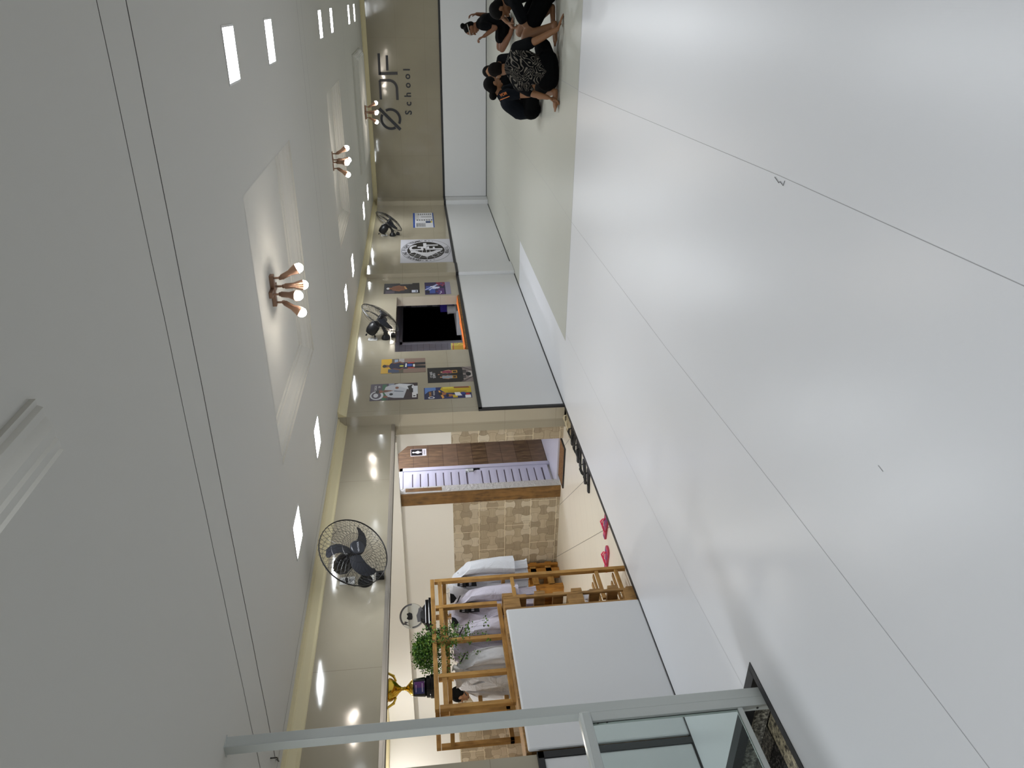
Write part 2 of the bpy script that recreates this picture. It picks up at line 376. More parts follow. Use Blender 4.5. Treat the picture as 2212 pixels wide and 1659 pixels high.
for yy, x0, x1, wd in ((2.83, -4.1, 1.38, .005), (3.11, -4.1, 1.38, .008), (7.65, -4.1, 1.38, .004), (7.95, -4.1, 1.38, .003), (12.5, -4.1, 1.38, .003)):
    n = 24
    pts = [(x0 + (x1 - x0) * i / n, yy + random.uniform(-.004, .004)) for i in range(n + 1)]
    for p, q in zip(pts, pts[1:]): j.add([(p[0], p[1], ZC - .0006), (q[0], q[1], ZC - .0006), (q[0], q[1] + wd, ZC - .0006), (p[0], p[1] + wd, ZC - .0006)], [(0, 1, 2, 3)], jm)
pts = [(-4.165 + random.uniform(-.003, .003), YS - 4 + i * .4) for i in range(22)]
for p, q in zip(pts, pts[1:]): j.add([(p[0], p[1], ZC - .0006), (p[0] + .004, p[1], ZC - .0006), (q[0] + .004, q[1], ZC - .0006), (q[0], q[1], ZC - .0006)], [(0, 1, 2, 3)], jm)
j.build('ceiling_joints', kind='structure')
# cream crown moulding
def crown(p0, p1, nx, ny, d=.075):
    prof = [(0, 2.495), (.012, 2.5), (.016, 2.52), (d * .55, 2.56), (d * .6, 2.572), (d, 2.578), (d, ZC)]
    m = MB(); rings = [[(p[0] + nx * o, p[1] + ny * o, z) for o, z in prof + [(0, ZC)]] for p in (p0, p1)]
    m.loft(rings, crown_m); return m.build('trim_crown', kind='structure')
crown((XL, YO, 0), (XL, YF, 0), 1, 0); crown((XH, YS, 0), (XH, YO, 0), 1, 0, .105); crown((XL, YN, 0), (XL, YS, 0), 1, 0); crown((XL, YF, 0), (XR, YF, 0), 0, -1); crown((XR, YN, 0), (XR, YF, 0), -1, 0)
crown((XL, YN, 0), (XR, YN, 0), 0, 1)

# sliding-door rail under the header
t = MB(); t.box((XH - T, YS, 1.975), (XH + .004, YO, 2.0), M('aluminium', '#b9b4ae', .3, .8))
for x in (0, -.05, -.1): t.box((XH + x - .004, YS, 1.962), (XH + x, YO, 1.976), MC['aluminium'])
t.build('trim_6', kind='structure')

# ---------------- lobby shell
w_ = MB()
w_.box((XB, YB, 0 - .04), (-5.48, YB + .1, 1.32), stone); w_.box((-4.775, YB, -.04), (-4.45, YB + .1, 1.32), stone)
w_.box((XB, YB, 1.32), (-5.48, YB + .1, 2.5), white_wall); w_.box((-4.775, YB, 1.32), (-4.45, YB + .1, 2.5), white_wall)
w_.box((-5.48, YB, 1.975), (-4.775, YB + .1, 2.5), white_wall); w_.add([(-4.775, YB, 1.84), (-4.775, YB, 1.98), (-4.9, YB, 1.98), (-4.775, YB + .1, 1.84), (-4.775, YB + .1, 1.98), (-4.9, YB + .1, 1.98)], [(0, 1, 2), (3, 5, 4), (0, 2, 5, 3)], white_wall)
w_.build('wall_lobby_back', kind='structure')
w_ = MB(); w_.box((XB - .1, 1.2, -.04), (XB, YB + .1, 1.33), stone); w_.box((XB - .1, 1.2, 1.33), (XB, YB + .1, 2.5), white_wall); w_.build('wall_lobby_left', kind='structure')
box('wall_lobby_near', (XB - .1, 1.1, -.04), (XL - T, 1.2, 2.5), white_wall, kind='structure')
box('ceiling_lobby', (XB - .1, 1.1, 2.42), (XH - T, YB + .1, 2.5), M('lobby_ceiling_paint', '#efeae0', .9), kind='structure')
w_ = MB(); w_.box((XB, YB - .14, 1.96), (-4.63, YB, 2.5), white_wall); w_.build('wall_lobby_beam', kind='structure')
w_ = MB(); w_.box((XB, YB - .2, 2.32), (-4.6, YB - .14, 2.42), crown_m); w_.box((XB, 1.2, 2.32), (XB + .06, YB - .14, 2.42), crown_m); w_.build('trim_7', bevel=.02, kind='structure')
# door board trim, corridor, slatted door, sign
t = MB(); t.box((-5.635, YB - .02, -.04), (-5.465, YB, 1.955), board_m); t.build('trim_8', bevel=.002, kind='structure')
plas = M('raw_plaster', '#cfcfcb', .95); g = G(plas); g.bump(g.noise(g.co((1, 1, 1)), 26, 5), .8, .03)
w_ = MB(); w_.box((-5.462, YB - .002, -.04), (-5.48, YB + .13, 1.975), plas); w_.box((-5.46, YB + .03, 1.45), (-5.478, YB + .1, 1.9), board_m); w_.box((-5.48, YB + .1, -.04), (-5.6, YB + .13, 1.975), plas); w_.build('trim_9', kind='structure')
w_ = MB(); w_.box((-5.6, YB + .1, -.04), (-5.7, 8.37, 2.4), white_wall); w_.box((-5.6, 8.37, -.04), (-5.7, 9.12, 2.4), wtile); w_.box((-4.5, YB + .1, -.04), (-4.42, 9.12, 2.4), white_wall)
w_.box((-5.7, 9.12, -.04), (-4.42, 9.17, 2.4), wtile); w_.box((-5.7, YB + .1, 2.4), (-4.42, 9.17, 2.5), white_wall); w_.build('wall_corridor', kind='structure')

# ================================================================ WALL AND CEILING FITTINGS
led = M('led_panel', '#ffffff', .5, emit=PANEL, ecol='#f6fbff')
frame_w = M('white_plastic', '#e4e4e2', .5)
def panel_light(x, y, label):
    t = thing('recessed_ceiling_light', label, 'ceiling light', (x, y, ZC), 'recessed square lights in the ceiling')
    a = .15
    m = MB(); 
    for s in (-1, 1): m.box((x - a, y + s * a, ZC), (x + a, y + s * (a - .012), ZC - .005), frame_w); m.box((x + s * a, y - a + .012, ZC), (x + s * (a - .012), y + a - .012, ZC - .005), frame_w)
    m.build('frame', t)
    b = a - .013; m = MB(); m.add([(x - b, y - b, ZC - .003), (x - b, y + b, ZC - .003), (x + b, y + b, ZC - .003), (x + b, y - b, ZC - .003)], [(0, 1, 2, 3)], led); m.build('diffuser', t)
nth = ['nearest', 'second nearest', 'third nearest', 'fourth nearest', 'fifth nearest', 'farthest']
for i, y in enumerate((4.6, 5.96, 9.5, 10.83, 13.98, 15.48)):
    panel_light(-3.56, y, 'square ceiling light, %s of six in the row along the poster wall' % nth[i])
for i, y in enumerate((4.68, 6.0, 9.45, 10.82, 13.95, 15.38)):
    panel_light(-.31, y, 'square ceiling light, %s of six in the row away from the poster wall' % nth[i])
for x in (-3.56, -.31):
    for y in (-.1, 1.2): panel_light(x, y, 'square white ceiling light behind the camera, %s row, %s' % ('left' if x < -1 else 'right', 'rear' if y < 0 else 'front'))

bulb_m = M('lit_bulb', '#fff6ea', .4, emit=BULB, ecol='#fff4e6')
def spot_lamp(x, y, label, dz=.11):
    z = ZC + dz; t = thing('ceiling_spot_lamp', label, 'spot lamp', (x, y, z), 'copper spot lamps in the ceiling coffers')
    m = MB(); m.box((x - .12, y - .024, z - .03), (x + .12, y + .024, z), copper); m.box((x - .024, y - .11, z - .026), (x + .024, y + .11, z), copper); m.build('base', t, bevel=.003)
    for k, (dx, dy, tx, ty) in enumerate(((.095, .0, .42, .15), (-.095, 0, -.5, -.2), (0, -.085, .05, -.4), (0, .085, -.1, .4))):
        p = V((x + dx, y + dy, z - .028)); q = p + V((0, 0, -.05)); d = V((tx, ty, -.85)).normalized()
        m = MB(); m.tube([p, q], .008, copper, 10); m.tube([q + V((-.012, 0, .0)), q + V((.012, 0, 0))], .012, copper, 10)
        m.tube([q, q + d * .012, q + d * .075, q + d * .1, q + d * .14], [.013, .021, .022, .03, .041], copper, 18); s = m.build('spot_head', t, smooth=True)
        m = MB(); m.ell(q + d * .15, (.036, .036, .036), bulb_m, n=12, h=8); m.build('bulb', s, smooth=True)
for i, (y, l) in enumerate(((5.42, 'copper four-headed spot lamp in the nearest visible ceiling coffer'), (10.3, 'copper four-headed spot lamp in the middle ceiling coffer'), (14.93, 'copper four-headed spot lamp in the coffer by the lettered far wall'))):
    spot_lamp(-1.96, y, l, .11 if 2 < y < 12 else -.095)

# loose wire at the near left edge of the ceiling
MB().tube([(-4.12, 3.13, ZC - .002), (-4.1, 3.1, ZC - .02), (-4.0, 3.05, ZC - .03), (-3.96, 3.02, ZC - .004)], .004, black_wire, 6).build('loose_wire', label='short black wire hanging loose from the ceiling near the white post', cat='wire')

# ---------------- wall fans
fan_grey = M('fan_charcoal', '#23252c', .4)
def wall_fan(base, hub, n, txt, label, box_off):
    base = V(base); hub = V(hub); n = V(n).normalized()
    t = thing('wall_fan', label, 'fan', base, 'black oscillating fans on the left wall')
    m = MB(); m.lathe([(.062, 0), (.062, .02), (.05, .045), (.028, .07), (.024, .09)], base, black_plastic, (1, 0, 0)); m.build('wall_mount', t, smooth=True)
    mot = hub - n * .12
    m = MB(); j = base + V((.09, 0, 0)); m.tube([j, j + V((.05, 0, .02)), mot + V((-.02, 0, -.09)), mot + V((0, 0, -.05))], [.024, .022, .022, .03], black_plastic, 12)
    m.tube([j + V((0, -.03, 0)), j + V((0, .03, 0))], .03, black_plastic, 12); m.build('arm', t, smooth=True)
    m = MB(); m.lathe([(.03, -.16), (.062, -.15), (.078, -.11), (.078, -.02), (.06, .02), (.03, .05)], mot, black_plastic, n, 10); h = m.build('motor_housing', t, smooth=True)
    m = MB(); m.lathe([(.008, -.19), (.012, -.18), (.008, -.16)], mot + V((0, 0, .03)), black_plastic, n, 10); m.build('knob', h)
    m = MB(); m.ell(mot - n * .05 + V((0, 0, -.075)), (.009, .009, .009), M('yellow_plastic', '#d7d21a', .4)); m.build('button', h)
    u = n.cross(V((0, 0, 1))).normalized(); w2 = n.cross(u)
    def P(r, a, d): return hub + u * (r * math.cos(a)) + w2 * (r * math.sin(a)) + n * d
    R = .295; m = MB()
    for s, r in ((0, R), (.008, R)): m.tube([P(r, 2 * PI * k / 64, s) for k in range(64)], .0032, black_wire, 5, True)
    for r, d in ((.215, .055), (.13, .075), (.235, -.075)): m.tube([P(r, 2 * PI * k / 48, d) for k in range(48)], .0012, black_wire, 4, True)
    N = 42
    for k in range(N):
        a = 2 * PI * k / N
        for tw in (.42, -.42): m.tube([P(.062 + (R - .062) * s, a + tw * s * s, .08 - .075 * s ** 2.2) for s in (0, .25, .5, .75, .9, 1)], .0011, black_wire, 3)
        m.tube([P(R, a + .03, 0), P(R + .006, a + .075, -.008), P(R, a + .12, -.0)], .0012, black_wire, 3)
        m.tube([P(.07 + (R - .07) * s, a + .3 * s, -.09 + .09 * s ** 3) for s in (0, .3, .6, .85, 1)], .0011, black_wire, 3)
    m.build('wire_cage', t)
    m = MB(); m.lathe([(.062, -.004), (.062, .006), (.056, .014), (.02, .016)], hub + n * .075, fan_grey, n, 28); cp = m.build('hub_cap', t, smooth=True)
    if txt:
        m = MB(); rt = V((0, 0, 1)).cross(n).normalized(); up = n.cross(rt); o = hub + n * .0915
        m.T = Mx(((rt.x, up.x, n.x, o.x), (rt.y, up.y, n.y, o.y), (rt.z, up.z, n.z, o.z), (0, 0, 0, 1))) @ Mx.Rotation(.15, 4, 'Z'); m.text(txt, .02, flat('#b9bcc4'), .001); m.build('lettering', cp)
    m = MB(); m.lathe([(.03, -.05), (.03, .05)], hub, black_plastic, n, 16); m.build('rotor_hub', t, smooth=True)
    for b in range(3):
        a0 = 2 * PI * b / 3 + .35; rings = []
        for s in (0, .15, .35, .55, .75, .9, 1):
            r = .028 + .215 * s; wd = .05 + .065 * math.sin(PI * min(1, .15 + s * .72)); wd *= (1 if s < .95 else .35); a = a0 + .55 * s * s
            lead = wd * .5; cc = P(r, a, 0); tg = (-u * math.sin(a) + w2 * math.cos(a)); pit = .5 - .2 * s
            e = tg * math.cos(pit) + n * math.sin(pit); q = e.cross(u * math.cos(a) + w2 * math.sin(a)).normalized() * .0018
            rings.append([cc - e * lead + q, cc + e * lead + q, cc + e * lead - q, cc - e * lead - q])
        m = MB(); m.loft(rings, fan_grey); m.build('blade', t, smooth=True)
    bo = base + V(box_off); m = MB(); m.box((bo.x - .0, bo.y - .035, bo.z - .035), (bo.x + .045, bo.y + .035, bo.z + .035), black_plastic); bx = m.build('control_box', t, bevel=.006)
    m = MB(); m.tube([bo + V((.045, 0, 0)), bo + V((.062, 0, 0))], .012, black_plastic, 12); m.build('knob', bx)
    m = MB(); oz = base + V((.02, .0, .15)); m.tube([mot - n * .1 + V((0, 0, -.06)), mot - n * .12 + V((-.03, 0, -.09)), oz + V((.09, .02, -.03)), oz + V((.045, .01, 0)), oz], [.003] * 4 + [.003], black_wire, 6)
    m.tube([oz, oz + V((.035, 0, 0))], .011, black_plastic, 8); m.tube([bo + V((0.02, 0, .0)), bo + V((.06, .05, .05)), base + V((.09, .05, .02)), mot + V((0, 0, -.06))], .003, black_wire, 6); m.build('power_cord', t)
def outlet(x, y, z, label):
    t = thing('wall_outlet', label, 'outlet', (x, y, z), 'white outlets beside the fans')
    MB().box((x, y - .045, z - .062), (x + .01, y + .045, z + .062), frame_w).build('cover_plate', t, bevel=.003)
    for s in (-1, 1): m = MB(); m.lathe([(.02, 0), (.02, .002)], (x + .01, y, z + s * .03), M('socket_grey', '#9a9a9a', .5), (1, 0, 0), 6); m.build('socket', t)
wall_fan((XH, 4.9, 2.165), (-4.02, 4.885, 2.235), (.83, -.295, -.5), 'VENTISOL', 'large black wall fan over the lobby opening, nearest of the three fans', (0, .05, -.12))
wall_fan((XL, 9.64, 2.11), (-3.93, 9.66, 2.17), (.805, .04, -.59), '', 'black wall fan above the hatch with the orange cloth', (0, .06, -.1))
wall_fan((XL, 14.66, 2.11), (-3.93, 14.6, 2.165), (.8, .02, -.59), '', 'black wall fan above the round team banner, farthest of the three', (0, .06, -.1))
outlet(XH, 4.93, 2.315, 'white wall outlet behind the large near fan'); outlet(XL, 9.62, 2.29, 'white wall outlet beside the fan over the hatch'); outlet(XL, 14.68, 2.275, 'white wall outlet beside the farthest fan')

# ================================================================ LETTERING ON THE FAR WALL
lt = M('dark_lettering', '#20242e', .35)
t = thing('wall_lettering', 'dark raised lettering reading slashed circle J F School on the far wall', 'sign', (-1.8, YF, 2.0))
def band(m, pts, wd, mt, d=.012):
    for i in range(len(pts) - 1):
        a, b = V((*pts[i], 0)), V((*pts[i + 1], 0)); dd = (b - a).normalized(); p = V((-dd.y, dd.x, 0)) * wd / 2; e = dd * (wd * .02)
        m.prism([(a - p - e)[:2], (b - p + e)[:2], (b + p + e)[:2], (a + p - e)[:2]], mt, 0, d)
def arc(cx, cy, r, a0, a1, n=20): return [(cx + r * math.cos(math.radians(a0 + (a1 - a0) * i / n)), cy + r * math.sin(math.radians(a0 + (a1 - a0) * i / n))) for i in range(n + 1)]
LM = farM(0, 0, YF - .001); wd = .052
m = MB(); m.T = LM; band(m, arc(-2.424, 2.097, .2, 62, 208), wd, lt); band(m, arc(-2.424, 2.097, .2, 242, 388), wd, lt); band(m, [(-2.645, 1.9), (-2.205, 2.33)], .062, lt); m.build('letter_slashed_o', t)
m = MB(); m.T = LM; band(m, [(-2.02, 2.283), (-1.64, 2.283)], .05, lt); band(m, [(-1.637, 2.283), (-1.637, 2.09)] + arc(-1.797, 2.09, .16, 0, -90)[1:] + [(-2.03, 1.93)], .052, lt); m.build('letter_j', t)
m = MB(); m.T = LM; band(m, [(-1.53, 2.278), (-1.11, 2.272)], .05, lt); band(m, [(-1.505, 2.275), (-1.495, 1.9)], .056, lt); band(m, [(-1.44, 2.11), (-1.145, 2.105)], .05, lt); m.build('letter_f', t)
for ch, lx in zip('School', (-2.29, -2.11, -1.925, -1.735, -1.56, -1.425)): m = MB(); m.T = farM(lx, 1.7, YF - .001); m.text(ch, .2, lt, .008, bold=.0045); m.build('small_letter', t)

# ================================================================ POSTERS
def poster(name, label, y0, y1, z0, z1, layers, base='#202020', group='posters on the left wall', cat='poster', texts=()):
    t = thing(name, label, cat, (XL, (y0 + y1) / 2, z0), group)
    W, H = y1 - y0, z1 - z0; m = MB(); m.T = wallM(y0, z0, XL + .0005); m.box((0, 0, 0), (W, H, .0015), flat(base))
    for i, (c, pts) in enumerate(layers): 
        p = [(min(max(a, .0), 1.0) * W, min(max(b, 0.0), 1.0) * H) for a, b in pts]
        ar = sum(p[k][0] * p[(k + 1) % len(p)][1] - p[(k + 1) % len(p)][0] * p[k][1] for k in range(len(p)))
        if ar < 0: p = p[::-1]
        z = .0016 + i * .00006; m.add([(a, b, z) for a, b in p], [tuple(range(len(p)))], flat(c))
    m.build('sheet', t)
    if texts:
        for i, (s, u, v, size, c, rot) in enumerate(texts):
            q = MB(); q.T = wallM(y0 + u * W, z0 + v * H, XL + .0052) @ Mx.Rotation(rot, 4, 'Z'); q.text(s, size * H, flat(c), .0006); q.build('printed_words', t)
    return t
def R_(a, b, c, d): return [(a, b), (c, b), (c, d), (a, d)]
def blob(cx, cy, rx, ry, n=10, r=0): return [(cx + rx * math.cos(2 * PI * k / n + r), cy + ry * math.sin(2 * PI * k / n + r)) for k in range(n)]
def figure(cx, top, h, shirt, legs, skin='#8a5a40', hair='#1c1614', w=.13, arms=True):
    L = []; b = top - h
    if legs: L.append((legs, [(cx - w * .75, b), (cx - w * .15, b), (cx, b + h * .4), (cx + w * .15, b), (cx + w * .75, b), (cx + w * .7, b + h * .5), (cx - w * .7, b + h * .5)]))
    L.append((shirt, [(cx - w * .8, b + h * .46), (cx + w * .8, b + h * .46), (cx + w * .95, b + h * .7), (cx + w * .75, b + h * .82), (cx + w * .2, b + h * .86), (cx - w * .2, b + h * .86), (cx - w * .75, b + h * .82), (cx - w * .95, b + h * .7)]))
    if arms:
        for s in (-1, 1): L.append((skin, [(cx + s * w * .75, b + h * .8), (cx + s * w * 1.15, b + h * .62), (cx + s * w * .5, b + h * .52), (cx + s * w * .5, b + h * .57), (cx + s * w * .85, b + h * .63), (cx + s * w * .6, b + h * .74)]))
    L.append((skin, blob(cx, b + h * .91, w * .36, h * .065))); L.append((hair, blob(cx, b + h * .955, w * .4, h * .045))); return L
# schedule sheet near the far corner
ly = [('#2e4f9c', R_(0, .91, 1, 1)), ('#2e4f9c', R_(0, 0, 1, .05)), ('#c9c9c9', R_(.5, .72, 1, .9)), ('#d9c04a', R_(.32, .08, .42, .16)), ('#33466e', R_(.3, .16, .42, .4))]
for i in range(9):
    for k in range(5): ly.append(('#3a3a40', R_(.05 + .05 * k, .42 + .05 * i, .085 + .05 * k, .45 + .05 * i)))
for i in range(7): ly.append(('#54555c', R_(.46, .08 + .115 * i, .52, .14 + .115 * i))); ly.append(('#44454c', R_(.84, .12 + .1 * i, .93, .15 + .1 * i)))
for i in range(5): ly.append(('#777777', R_(.7, .1 + .1 * i, .72, .5 + .03 * i)))
poster('notice_sheet', 'white notice sheet with blue bands below the farthest fan', 15.2, 16.37, 1.27, 1.705, ly, '#dcdde2', None, 'poster')
# team banner
bn = thing('team_banner', 'square white banner with a round black team emblem under the farthest fan', 'banner', (XL, 13.65, .99))
y0, y1, z0, z1 = 12.93, 14.36, 1.008, 1.95; cy_, cz_ = (y0 + y1) / 2, (z0 + z1) / 2; A, B = .69, .455
MB().box((XL, y0, z0), (XL + .003, y1, z1), flat('#c9c9d2')).build('cloth', bn)
m = MB(); m.T = wallM(cy_, cz_, XL + .003); dk = flat('#191614'); wh = flat('#d4d4da')
def el(a, b, n=56): return [(a * math.cos(2 * PI * k / n), b * math.sin(2 * PI * k / n)) for k in range(n)]
def ring(m, a0, b0, a1, b1, mt, z, n=56):
    o, i = el(a0, b0, n), el(a1, b1, n); m.add([(p[0], p[1], z) for p in o + i], [(k, (k + 1) % n, n + (k + 1) % n, n + k) for k in range(n)], mt)
ring(m, A, B, A * .985, B * .985, dk, .0006); m.add([(p[0], p[1], .0008) for p in el(A * .78, B * .76)], [tuple(range(56))], dk)
# a lower half globe of white meridians with a pointed shield, initials above
m2 = m
def poly(p, mt, z): m2.add([(a, b, z) for a, b in p], [tuple(range(len(p)))], mt)
sx, sz = A / .455, 1
def q_(p): return [(a * A, b * B) for a, b in p]
poly(q_([(-.2, .62), (-.02, .62), (-.02, .5), (-.2, .5)]), wh, .0012)
G_ = [(.34, .52), (.16, .62), (-.12, .58), (-.3, .4), (-.32, .1), (-.2, -.06), (0, -.08)]

m.build('emblem', bn)
def Q(x, y): return ((835 - y) / 195 * .69, (670 - x) / 448 * .455)
def shape(nm, pts, z=0.0):
    q = MB(); q.T = wallM(cy_, cz_, XL + .0042 + z); p = [Q(*a) for a in pts]
    if sum(p[k][0] * p[(k + 1) % len(p)][1] - p[(k + 1) % len(p)][0] * p[k][1] for k in range(len(p))) < 0: p = p[::-1]
    q.prism(p, wh, 0, .0008); return q.build(nm, bn)
shape('initial_g', [(500, 742), (420, 745), (375, 768), (362, 800), (385, 834), (625, 834), (625, 768), (520, 768), (520, 788), (580, 788), (580, 812), (430, 812), (408, 798), (418, 778), (450, 764), (500, 761)])
shape('initial_t', [(625, 705), (685, 705), (685, 735), (900, 735), (900, 756), (685, 756), (685, 800), (640, 800), (625, 790)])
shape('initial_f', [(660, 826), (660, 804), (690, 804), (690, 768), (732, 768), (732, 804), (800, 804), (800, 774), (836, 774), (836, 804), (975, 804), (975, 826)], .0002)
shape('chevron', [(370, 838), (470, 838), (580, 868), (690, 874), (800, 855), (860, 834), (975, 832), (830, 895), (685, 948), (540, 900), (430, 860)])
for pts in ([(605, 835), (600, 890), (575, 930), (540, 965)], [(672, 780), (678, 880), (684, 978)], [(740, 835), (752, 900), (785, 940), (825, 962)], [(515, 840), (500, 885), (470, 920), (438, 942)], [(415, 845), (395, 875), (368, 893)], [(840, 850), (865, 895), (900, 925)], [(905, 835), (930, 868), (962, 888)], [(350, 880), (430, 905), (560, 925), (690, 932), (820, 915), (985, 865)], [(400, 925), (520, 945), (690, 955), (850, 940), (940, 905)]):
    q = MB(); q.T = wallM(cy_, cz_, XL + .0042); p = [Q(*a) for a in pts]; band(q, p, .009, wh, .0006); q.build('globe_line', bn)
def arctext(s, a_mid, span, inward, size):
    for i, ch in enumerate(s):
        if ch == ' ': continue
        a = math.radians(a_mid + span * (.5 - (i + .5) / len(s)) * (1 if not inward else -1)); px, pz = A * .885 * math.cos(a), B * .87 * math.sin(a)
        n = math.atan2(pz / B ** 2, px / A ** 2) - PI / 2 + (PI if inward else 0)
        q = MB(); q.T = wallM(cy_ + px, cz_ + pz, XL + .0042) @ Mx.Rotation(n, 4, 'Z'); q.text(ch, size, dk, .0008, bold=.002); q.build('ring_letter', bn)
arctext('GRAPPLING FIGHT TEAM', 90, 150, False, .105); arctext('BRASIL', 270, 40, True, .105)
for s in (-1, 1):
    for k, r in enumerate((.018, .022, .034, .022, .018)):
        a = math.radians(-20 + 10 * k); c = (s * A * .885 * math.cos(a), B * .87 * math.sin(a)); q = MB(); q.T = wallM(cy_, cz_, XL + .0042)
        q.prism([(c[0] + (r if i % 2 == 0 else r * .4) * math.cos(PI / 2 + PI * i / 5), c[1] + (r if i % 2 == 0 else r * .4) * math.sin(PI / 2 + PI * i / 5)) for i in range(10)], dk, 0, .0006); q.build('star', bn)
# six posters
poster('fighter_poster', 'dark poster of a bare-chested fighter in a white cap beside the hatch', 11.4, 11.87, 1.625, 2.195,
    [('#24222c', R_(0, .3, 1, .98)), ('#171318', R_(0, 0, 1, .3)), ('#4c4350', R_(0, .7, .3, .95)), ('#8a8678', R_(.9, .2, 1, .55))] + figure(.5, .93, .95, '#7a4a30', '#201a1a', '#8a5537', '#d8d8dc', .26) + [('#c9cede', R_(.06, .05, .3, .22)), ('#20283c', R_(.1, .08, .26, .11)), ('#b98a5a', [(.4, .34), (.7, .4), (.68, .44), (.38, .4)])])
poster('arena_poster', 'purple poster of a crowded lit arena below the fighter poster', 11.31, 11.88, 1.125, 1.54,
    [('#2d2350', R_(0, .3, 1, 1)), ('#51306e', R_(0, .25, .5, .5)), ('#7d2c4a', R_(.75, .2, 1, .55)), ('#8f8aa6', R_(0, 0, 1, .2)), ('#3a4f9a', R_(.1, .6, .7, .95)), ('#b9c2ea', [(.2, .9), (.75, .52), (.78, .56), (.25, .95)]), ('#aab4e2', [(.35, .98), (.8, .5), (.85, .52), (.42, 1)]), ('#d7dcf6', R_(.45, .42, .62, .7)), ('#12132c', R_(.1, .82, .35, .97)), ('#e6e6f2', R_(.62, .62, .68, .78))] + [(random.choice(['#9a3a52', '#d9cde6', '#3d4a92', '#6e4a9a']), blob(random.uniform(.05, .95), random.uniform(.22, .55), .03, .03, 6)) for k in range(26)], '#2a2448')
poster('medal_poster', 'poster of an athlete in a navy shirt holding medals on yellow ground', 8.548, 8.965, 1.586, 2.15,
    [('#d6a92e', R_(0, .76, 1, 1)), ('#c7a03a', R_(0, .7, .35, .8)), ('#5d5648', R_(0, .48, 1, .76)), ('#8a7468', R_(0, 0, 1, .5)), ('#a7a2a2', R_(.66, .48, 1, .6)), ('#3f4d6c', R_(.04, .6, .28, .84)), ('#8fa0b8', R_(.72, .62, .95, .7))] +
    figure(.5, .97, 1.05, '#1b2140', '#15171d', '#7a4f38', '#17120f', .27) + [('#cfd24e', blob(.48, .54, .05, .05)), ('#2c4fb0', blob(.52, .36, .09, .07)), ('#e6e6e0', R_(.4, .24, .58, .28)), ('#b7352e', R_(.3, .25, .36, .4)), ('#b7352e', R_(.66, .25, .72, .4)), ('#e8e8e6', [(.38, .43), (.4, .46), (.66, .45), (.64, .42)])])
tp = figure(.34, .78, .62, '#8f9aa6', '#15151a', '#b98a6a', '#2b1d15', .12) + figure(.68, .76, .62, '#8a2a4c', '#15151a', '#c99a7a', '#2b1d15', .12) + figure(.52, .82, .6, '#2a2a30', '#101014', '#a87a5c', '#14100d', .1)
poster('team_poster', 'black poster of three athletes holding plaques, below the navy shirt poster', 8.24, 8.655, .998, 1.566,
    [('#8a7f7c', R_(0, 0, 1, .22)), ('#c7c0bc', R_(.3, .02, .7, .1)), ('#101014', blob(.5, .1, .14, .06)), ('#5c5252', [(0, .2), (.3, .0), (.36, .0), (.02, .28)]), ('#5c5252', [(1, .2), (.75, .0), (.7, .0), (1, .28)])] + tp + [('#b98a3a', R_(.24, .36, .42, .46)), ('#c7943c', R_(.6, .34, .78, .46)), ('#2a1d12', R_(.28, .38, .38, .44)), ('#2a1d12', R_(.64, .36, .74, .44))],
    '#0f0e12', texts=[('IT WAS', .52, .915, .085, '#e8e8ec', .05), ('TEMPO', .45, .85, .08, '#e8e8ec', .05)])
poster('kimono_poster', 'poster of a man in a white kimono, uppermost beside the lobby opening', 7.842, 8.265, 1.692, 2.256,
    [('#4b4254', R_(0, .6, 1, 1)), ('#3a2b30', R_(0, 0, 1, .62)), ('#2f6b4c', R_(0, .66, .95, .75)), ('#8d94a8', R_(.55, .5, 1, .62)), ('#a5332b', R_(.2, .3, .4, .42)), ('#d6d8e0', blob(.3, .86, .26, .14, 22)), ('#4b4254', blob(.3, .87, .2, .1, 22)), ('#d6d8e0', blob(.3, .88, .12, .05, 16))] +
    [('#c9cdd8', [(.1, .3), (.85, .2), (.92, .55), (.8, .68), (.5, .72), (.2, .64), (.12, .5)]), ('#dfe2ea', [(.6, .2), (.92, .5), (.98, .4), (.9, .1), (.7, .05)]), ('#dfe2ea', R_(.3, .0, .8, .1)), ('#1c1a1e', [(.4, .16), (.8, .22), (.9, .1), (.75, .13), (.45, .1)]), ('#7a4a34', [(.45, .72), (.62, .72), (.56, .5)]), ('#8a5238', blob(.52, .79, .09, .07)), ('#15100f', blob(.52, .85, .1, .04)), ('#8a5238', blob(.72, .44, .07, .04)), ('#8a5238', blob(.2, .68, .07, .05)), ('#1f2430', blob(.34, .56, .07, .04)), ('#e8e8ec', R_(.1, .03, .4, .12)), ('#15100f', R_(.16, .05, .22, .1)), ('#6a7488', [(.5, .5), (.56, .5), (.5, .3), (.46, .3)])],
    '#3b3340', texts=[('CHEGA', .73, .89, .07, '#e8e8ec', 0), ('EM', .8, .81, .07, '#e8e8ec', 0)])
